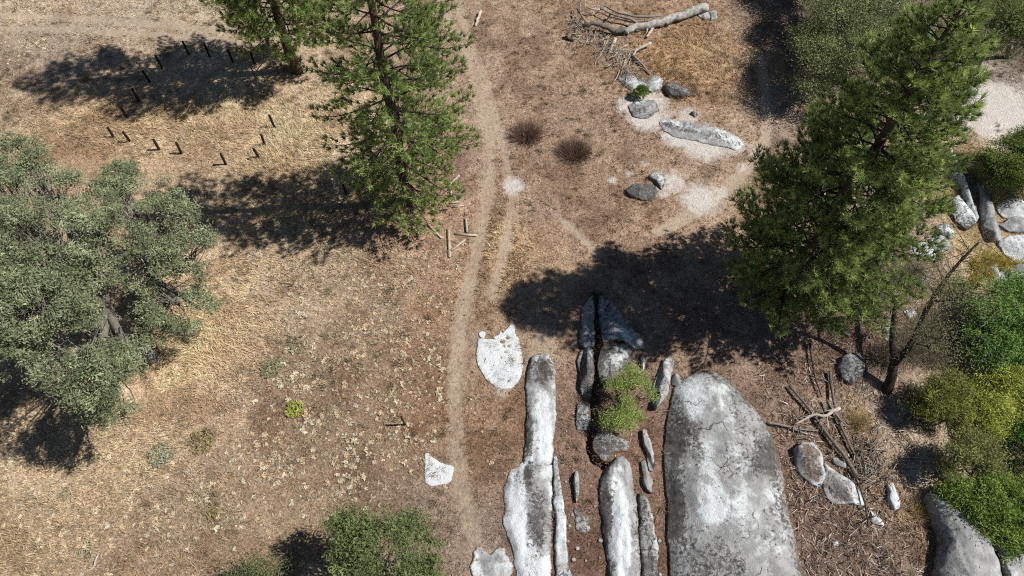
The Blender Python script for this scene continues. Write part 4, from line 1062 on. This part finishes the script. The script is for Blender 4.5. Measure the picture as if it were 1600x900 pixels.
def plank(label, u0, v0, u1, v1, w=0.13, t=0.05, h=0.08, group='weathered planks by the pine'):
    a, b_ = P(u0, v0, h), P(u1, v1, h)
    d = unit(b_ - a); s = unit(np.cross(d, [0, 0, 1.0])); n = np.cross(s, d)
    vs = []
    rs = np.random.default_rng(int(u0 * 3 + v0))
    for e, p in ((0, a), (1, b_)):
        for q in ((-1, -1), (1, -1), (1, 1), (-1, 1)):
            vs.append(p + s * q[0] * w / 2 + n * q[1] * t / 2 + d * rs.normal() * 0.02)
    f = [[0, 1, 2], [0, 2, 3], [4, 6, 5], [4, 7, 6]]
    for k in range(4):
        k2 = (k + 1) % 4
        f += [[k, k + 4, k2 + 4], [k, k2 + 4, k2]]
    o = mesh_obj('plank', np.array(vs), f, M_PLANK)
    return tag(o, label, 'plank', group)


plank('longest weathered plank, lying along the track with another slanting off its foot', 701, 358, 703, 402, 0.16)
plank('weathered plank slanting off the foot of the long upright plank', 705, 391, 727, 374, 0.13, h=0.12)
plank('weathered plank lying level across the soil, tip of another resting on it', 710, 365, 746, 368, 0.13, h=0.06)
plank('short weathered plank standing off the middle of the level plank', 728, 341, 730, 363, 0.13, h=0.12)
plank('thin slanting weathered plank near the shadow edge of the pine', 668, 350, 690, 372, 0.1)
plank('short level plank close to the pine foliage, upper of a pair', 703, 317, 719, 315, 0.11)
plank('short level plank close to the pine foliage, lower of a pair', 708, 323, 724, 321, 0.11)
plank('upright plank end beside the pair of short level planks', 705, 294, 704, 309, 0.1)
wood('broken_branch', 'bleached knotted branch lying above the short planks by the pine', [(718, 275, .15), (712, 279, .12), (706, 286, .1), (703, 293, .06)], (0.09, 0.05), M_DEAD, 'branch', seed=16, branches=2)
wood('log', 'short grey log end showing under the pine foliage', [(669, 289, .12), (678, 288, .12)], 0.13, M_DEADGREY, 'log', seed=17, n=4)

# fallen poles and limbs beside the huge slab
wood('fallen_pole', 'long grey fallen pole running from the shade down to the brown boulder', [(1233, 602, .2), (1250, 622, .22), (1272, 650, .2), (1295, 682, .22), (1316, 708, .25), (1340, 745, .2)], (0.06, 0.10), M_POLE, 'fallen pole', seed=18, n=16, branches=3)
wood('fallen_pole', 'second long fallen pole with stubs, parallel and beyond the first', [(1297, 580, .2), (1300, 610, .22), (1305, 640, .2), (1314, 664, .2), (1328, 695, .2), (1342, 722, .15)], (0.085, 0.06), M_POLE, 'fallen pole', seed=19, n=16, branches=4)
wood('fallen_pole', 'thin dark fallen pole in the shade beneath the pine', [(1266, 536, .2), (1268, 560, .2), (1274, 590, .2), (1284, 620, .15)], (0.06, 0.03), M_DARKBARK, 'fallen pole', seed=22)
wood('broken_branch', 'pale crooked limb lying across the two long poles', [(1241, 663, .15), (1258, 655, .2), (1272, 648, .35), (1290, 650, .38), (1300, 643, .36), (1312, 638, .3)], (0.05, 0.1), M_DEAD, 'branch', seed=23, branches=3)
wood('broken_branch', 'thin crooked branch crossing the second pole', [(1292, 625, .3), (1303, 643, .4), (1314, 656, .35), (1326, 666, .15)], (0.06, 0.03), M_DEADGREY, 'branch', seed=24)
wood('fallen_pole', 'forked grey branch lying level beside the huge slab', [(1198, 660, .15), (1220, 664, .18), (1245, 670, .18), (1278, 673, .12)], (0.08, 0.03), M_DEADGREY, 'fallen pole', seed=25, branches=3)
wood('broken_branch', 'short pale prong of branch under the forked grey branch', [(1232, 668, .12), (1252, 675, .12), (1271, 680, .08)], (0.05, 0.03), M_DEAD, 'branch', seed=26)
wood('broken_branch', 'pale curved limb poking out of the pine foliage onto the blotched rock', [(1462, 329, .5), (1472, 322, .6), (1480, 312, .8)], (0.06, 0.08), M_DEAD, 'branch', seed=27)
wood('log', 'short broken log in the litter below the pine foliage', [(1309, 511, .12), (1318, 518, .12), (1327, 526, .1)], 0.08, M_DEADGREY, 'log', seed=28)
wood('fallen_pole', 'dark slender branch leaning over the wedge-shaped boulder', [(1331, 735, .3), (1345, 765, .4), (1352, 790, .3), (1356, 822, .1)], (0.05, 0.03), M_DARKBARK, 'fallen pole', seed=29)

# twig heap and loose sticks
hp = np.random.default_rng(303)
for k in range(250):
    if k < 110:
        u, v = 1360 + hp.normal() * 15, 722 + hp.normal() * 24
        g, lb = 'twig heap by the white stone', 'grey twig in the heap beside the smooth white stone'
    else:
        u, v = hp.uniform(1215, 1430), hp.uniform(645, 895)
        g, lb = 'sticks in the bark litter', 'loose bleached stick lying in the bark litter beside the huge slab'
        if u < 1222 + (v - 730) * 0.2 + 25 or u > 1432: continue
    a = hp.uniform(0, math.pi); ln = hp.uniform(8, 26)
    du, dv = math.cos(a) * ln / 2, math.sin(a) * ln / 2
    wood('dead_stick', lb, [(u - du, v - dv, hp.uniform(.05, .3)), (u + hp.normal() * 2, v + hp.normal() * 2, hp.uniform(.08, .4)), (u + du, v + dv, hp.uniform(.04, .25))], (hp.uniform(.016, .036), .009), (M_POLE, M_DEADGREY, M_DEAD)[k % 3], 'stick', g, sides=4, seed=400 + k, n=6)


# ------------------------------------------------------------------ ground cover
U0, U1, V0, V1 = -40, 1640, -40, 940


def scatter(n, rs):
    """random ground points inside the pictured stretch of meadow"""
    x = rs.uniform(-44, 44, n * 2); y = rs.uniform(4, 53, n * 2)
    u, v = project(x, y, 0)
    k = (u > U0) & (u < U1) & (v > V0) & (v < V1)
    x, y = x[k][:n], y[k][:n]
    return x, y, u[k][:n], v[k][:n]


def in_poly(u, v, poly):
    ins = np.zeros(len(u), bool)
    p = np.array(poly, float)
    for (x1, y1), (x2, y2) in zip(p, np.roll(p, -1, 0)):
        c = ((y1 > v) != (y2 > v)) & (u < (x2 - x1) * (v - y1) / (y2 - y1 + 1e-9) + x1)
        ins ^= c
    return ins


def straw_amount(u, v):
    s = np.zeros(len(u))
    for cu, cv, ru, rv, a in [(320, 540, 90, 90, 1), (250, 200, 150, 45, .8), (450, 220, 110, 70, .9), (200, 700, 120, 60, .7), (790, 400, 40, 80, .8), (1070, 90, 90, 60, .7), (120, 180, 110, 40, .6), (1520, 270, 30, 40, 1),
                              (60, 650, 90, 60, .6), (120, 760, 120, 70, .65), (60, 850, 110, 60, .5), (250, 850, 90, 60, .35), (380, 520, 60, 120, .8), (420, 420, 120, 40, .6), (480, 330, 120, 60, .6), (1340, 660, 25, 15, 1), (1430, 790, 20, 40, 1), (90, 10, 200, 30, .4), (550, 400, 120, 40, .4), (320, 770, 40, 80, .4)]:
        s = np.maximum(s, a * np.exp(-(((u - cu) / ru) ** 2 + ((v - cv) / rv) ** 2)))
    return s


def build_grass():
    rs = np.random.default_rng(900)
    x, y, u, v = scatter(120000, rs)
    zone = ground_zone(x, y)
    bare = np.maximum(zone[:, 0], zone[:, 2])
    straw = straw_amount(u, v)
    dens = (0.38 + 0.62 * straw) * (1 - sstep(0.2, 0.6, bare)) * (0.35 + 1.1 * fbm(x * 0.45, y * 0.45, 61))
    dens = np.where((u > 1225) & (v > 520), dens * 0.35, dens)
    k = rs.random(len(x)) < dens
    x, y, u, v, straw = x[k], y[k], u[k], v[k], straw[k]
    col = ground_colour(x, y)
    nb = 7
    n = len(x) * nb
    bx = np.repeat(x, nb) + rs.normal(size=n) * 0.06; by = np.repeat(y, nb) + rs.normal(size=n) * 0.07
    st_ = np.repeat(straw, nb)
    ht = (0.15 + 0.22 * st_) * rs.uniform(0.5, 1.5, n)
    wind = 2.2 * math.pi * fbm(bx * 0.25, by * 0.25, 71)
    d = np.stack([np.cos(wind) * 0.6, np.sin(wind) * 0.6, 0.55 + 0.4 * rs.random(n)], 1) + rs.normal(size=(n, 3)) * [0.6, 0.6, 0.2]
    d[:, 2] = np.abs(d[:, 2]) + 0.1
    d = unit(d)
    c = np.repeat(col, nb, 0) * np.repeat(rs.uniform(0.6, 1.5, (len(x), 1)), nb, 0) * rs.uniform(0.8, 1.25, (n, 1))
    c = c * (1 - 0.45 * st_[:, None]) + s2l((228, 206, 166)) * 0.45 * st_[:, None]
    c = c * 1.12
    acc = Acc()
    blades(np.stack([bx, by, terrain(bx, by) - 0.02], 1), d, ht, 0.042 + 0.008 * st_, np.clip(c, 0, 0.75), acc)
    # tussocks: fuller tufts that lean with the wind
    x, y, u, v = scatter(26000, rs)
    zone = ground_zone(x, y); straw = straw_amount(u, v)
    k = rs.random(len(x)) < (0.14 + 0.9 * straw) * (1 - sstep(0.15, 0.5, np.maximum(zone[:, 0], zone[:, 2]))) * sstep(0.35, 0.65, fbm(x * 0.6, y * 0.6, 91))
    x, y, straw = x[k], y[k], straw[k]
    nb = 26; n = len(x) * nb
    bx = np.repeat(x, nb) + rs.normal(size=n) * 0.09; by = np.repeat(y, nb) + rs.normal(size=n) * 0.09
    wind = np.repeat(2.2 * math.pi * fbm(x * 0.25, y * 0.25, 71) + rs.normal(size=len(x)) * 0.5, nb)
    d = np.stack([np.cos(wind) * 0.7, np.sin(wind) * 0.7, np.full(n, 0.6)], 1) + rs.normal(size=(n, 3)) * [0.4, 0.4, 0.2]
    d[:, 2] = np.abs(d[:, 2]) + 0.08
    tone = np.where(rs.random(len(x)) < 0.3 * (1 - straw), 0.55, 1.0)
    c = ground_colour(x, y) * 0.55 + s2l((226, 206, 168)) * 0.45 * (0.55 + 0.5 * straw[:, None])
    c = np.repeat(c * tone[:, None] * rs.uniform(0.8, 1.25, (len(x), 1)), nb, 0) * rs.uniform(0.8, 1.2, (n, 1))
    blades(np.stack([bx, by, terrain(bx, by) - 0.02], 1), unit(d), rs.uniform(0.18, 0.5, n), 0.03, np.clip(c, 0, 0.75), acc)
    o = acc.build('dry_grass', M_GRASS)
    tag(o, 'short dry grass and stubble covering the meadow', 'grass', kind='stuff')


build_grass()


def rosette_mesh(rs, n=20):
    """a flattened mound of curled dry leaves, no two alike"""
    c = rs.normal(size=(n, 3)) * [0.36, 0.36, 0.10] * rs.uniform(0.6, 1.2, 3); c[:, 2] = np.abs(c[:, 2]); c[0] = 0
    nrm = rs.normal(size=(n, 3)) * 0.7; nrm[:, 2] = np.abs(nrm[:, 2]) + 0.5; nrm = unit(nrm)
    t = unit(np.cross(nrm, rs.normal(size=(n, 3)))); q = np.cross(nrm, t)
    z = rs.uniform(0.25, 0.5, (n, 1))
    v = np.stack([c - t * z, c + q * z * 0.6 + nrm * 0.1, c + t * z, c - q * z * 0.6 + nrm * 0.1], 1).reshape(-1, 3)
    kk = np.arange(n)[:, None] * 4
    return v, np.concatenate([kk + [0, 1, 2], kk + [0, 2, 3]])


def build_weeds():
    rs = np.random.default_rng(950)
    x, y, u, v = scatter(110000, rs)
    zone = ground_zone(x, y)
    den = np.zeros(len(x))
    for cu, cv, ru, rv, a in [(560, 500, 110, 80, 1), (540, 680, 110, 70, 1), (600, 590, 70, 110, 1), (400, 720, 80, 60, .8), (290, 790, 90, 80, .6), (60, 850, 120, 70, .4), (30, 760, 90, 50, .35), (530, 420, 130, 40, .5), (640, 560, 60, 90, .7), (280, 700, 60, 40, .6), (60, 60, 120, 30, .3), (470, 770, 80, 60, .4), (320, 10, 60, 20, .45), (420, 590, 70, 60, .5)]:
        den = np.maximum(den, a * np.exp(-(((u - cu) / ru) ** 2 + ((v - cv) / rv) ** 2)))
    cl = sstep(0.42, 0.66, fbm(x * 0.8, y * 0.8, 81, 3))
    k = rs.random(len(x)) < 3.6 * den * (0.2 + cl) * (1 - sstep(0.1, 0.4, zone[:, 0]))
    x, y, u, v = x[k], y[k], u[k], v[k]
    size = 0.04 + 0.15 * rs.random(len(x)) ** 2.4
    order = np.argsort(-size)
    shapes = [rosette_mesh(rs) for _ in range(9)]
    tints = [s2l((214, 196, 166)), s2l((200, 176, 142)), s2l((206, 196, 170)), s2l((188, 166, 138))]
    protos = []
    for sv, sf in shapes:
        o = mesh_obj('dried_weed', sv, sf, M_LITTER, None, False, {'tint': np.tile(tints[len(protos) % 4] * 0.85, (len(sv), 1))})
        protos.append(o)
    used = set()
    for q, i in enumerate(order[:260]):
        pi = q % 9
        o = protos[pi] if pi not in used else protos[pi].copy()
        if pi in used: COL.objects.link(o)
        used.add(pi)
        s = size[i] * 1.15
        o.location = (float(x[i]), float(y[i]), float(terrain(x[i], y[i])) + 0.03)
        o.scale = (s, s, s * 0.8); o.rotation_euler = (0, 0, rs.random() * 6.28)
        tag(o, 'pale dried weed rosette scattered over the brown field', 'weed', 'pale dried weeds in the brown field')
    acc = Acc(); tz = terrain(x, y)
    for i in order[260:]:
        sv, sf = shapes[rs.integers(9)]
        a = rs.random() * 6.28; s = size[i]
        ca, sa = math.cos(a) * s, math.sin(a) * s
        vv = np.stack([sv[:, 0] * ca - sv[:, 1] * sa + x[i], sv[:, 0] * sa + sv[:, 1] * ca + y[i], sv[:, 2] * s * 0.8 + tz[i] + 0.02], 1)
        acc.add(vv, sf, tints[rs.integers(4)] * rs.uniform(0.45, 1.0))
    o = acc.build('small_dried_weeds', M_LITTER)
    tag(o, 'carpet of tiny pale dried weed heads in the brown field', 'weeds', kind='stuff')


build_weeds()


def leafy_weed(label, u, v, r, col, seed, n=320):
    rs = np.random.default_rng(seed)
    b = P(u, v); acc = Acc()
    a = rs.random(n) * 6.28; rr = r * rs.random(n) ** 0.5
    c = b + np.stack([rr * np.cos(a), rr * np.sin(a), 0.05 + 0.3 * r * rs.random(n)], 1)
    c[0] = b
    leaves(c, 0.09 * (0.7 + 0.6 * rs.random(n)), s2l(col) * (0.7 + 0.6 * rs.random((n, 1))), acc, 0.8, 0.5)
    return tag(acc.build('leafy_weed', M_LEAF), label, 'weed')


leafy_weed('grey-green weed clump in the dark brown weeds, the larger of two there', 424, 576, 0.6, (148, 148, 116), 1)
leafy_weed('grey-green weed clump at the edge of the golden straw', 466, 539, 0.6, (150, 150, 118), 2, 130)
leafy_weed('vivid yellow-green weed clump amid pale dried weeds', 461, 640, 0.5, (168, 172, 84), 3)
leafy_weed('blue-grey weed clump in the straw below the oak', 253, 711, 0.65, (158, 166, 142), 4)
leafy_weed('dull olive weed clump next to the blue-grey one', 317, 690, 0.7, (146, 136, 94), 5)
leafy_weed('tiny yellow-green weed far down the weedy field', 333, 803, 0.3, (156, 152, 88), 6, 60)
leafy_weed('pale grey-green weed near the bent branch', 137, 862, 0.45, (176, 172, 140), 7, 80)
leafy_weed('small grey weed between the two oaks and the bent branch', 105, 772, 0.3, (170, 170, 144), 8, 60)


def build_litter():
    rs = np.random.default_rng(990)
    acc = Acc()
    # fallen leaves along the track edge and under the pines
    x, y, u, v = scatter(90000, rs)
    den = np.zeros(len(x))
    for cu, cv, ru, rv, a in [(690, 330, 45, 110, .8), (690, 470, 35, 60, .8), (655, 580, 50, 110, .55), (650, 260, 60, 60, .6), (780, 680, 40, 100, .3), (930, 650, 80, 160, .45), (1290, 560, 110, 60, .6), (1250, 470, 120, 80, .5), (740, 150, 60, 90, .3)]:
        den = np.maximum(den, a * np.exp(-(((u - cu) / ru) ** 2 + ((v - cv) / rv) ** 2)))
    k = rs.random(len(x)) < den * 0.55
    xx, yy = x[k], y[k]; n = len(xx)
    pal = np.array([s2l((168, 116, 76)), s2l((190, 150, 108)), s2l((128, 86, 60)), s2l((206, 178, 146)), s2l((110, 84, 66))])
    leaves(np.stack([xx, yy, terrain(xx, yy) + 0.03], 1), rs.uniform(0.04, 0.09, n), pal[rs.integers(0, 5, n)] * rs.uniform(.8, 1.1, (n, 1)), acc, 1.6, 0.6)
    o = acc.build('leaf_litter', M_LITTER)
    tag(o, 'rust and tan fallen leaves strewn along the track edge', 'leaf litter', kind='stuff')
    # bark and stick litter in the gully beside the huge slab
    acc = Acc()
    x, y, u, v = scatter(90000, rs)
    den = 1.0 * in_poly(u, v, [(1205, 640), (1290, 660), (1380, 690), (1420, 760), (1440, 830), (1465, 950), (1262, 950), (1236, 800), (1225, 740)])
    den = np.maximum(den, 0.45 * in_poly(u, v, [(1180, 560), (1300, 560), (1420, 640), (1440, 720), (1380, 690), (1205, 660)]))
    den = np.maximum(den, 0.35 * in_poly(u, v, [(1340, 370), (1480, 370), (1500, 480), (1400, 600), (1300, 540)]))
    k = rs.random(len(x)) < den * 1.0
    xx, yy = x[k], y[k]; n = len(xx); m = 3
    xx = np.repeat(xx, m) + rs.normal(size=n * m) * 0.12; yy = np.repeat(yy, m) + rs.normal(size=n * m) * 0.12; n *= m
    ang = rs.random(n) * math.pi * 2
    d = unit(np.stack([np.cos(ang), np.sin(ang), rs.normal(size=n) * 0.18 + 0.08], 1))
    pal = np.array([s2l((176, 160, 146)), s2l((140, 118, 102)), s2l((112, 88, 74)), s2l((198, 186, 172)), s2l((126, 98, 78)), s2l((88, 70, 60))])
    blades(np.stack([xx, yy, terrain(xx, yy) + 0.03 + 0.05 * rs.random(n)], 1), d, rs.uniform(0.12, 0.75, n) , rs.uniform(0.02, 0.055, n), pal[rs.integers(0, 6, n)], acc)
    o = acc.build('stick_litter', M_LITTER)
    tag(o, 'grey and brown bark and stick litter filling the gully beside the huge slab', 'litter', kind='stuff')


build_litter()
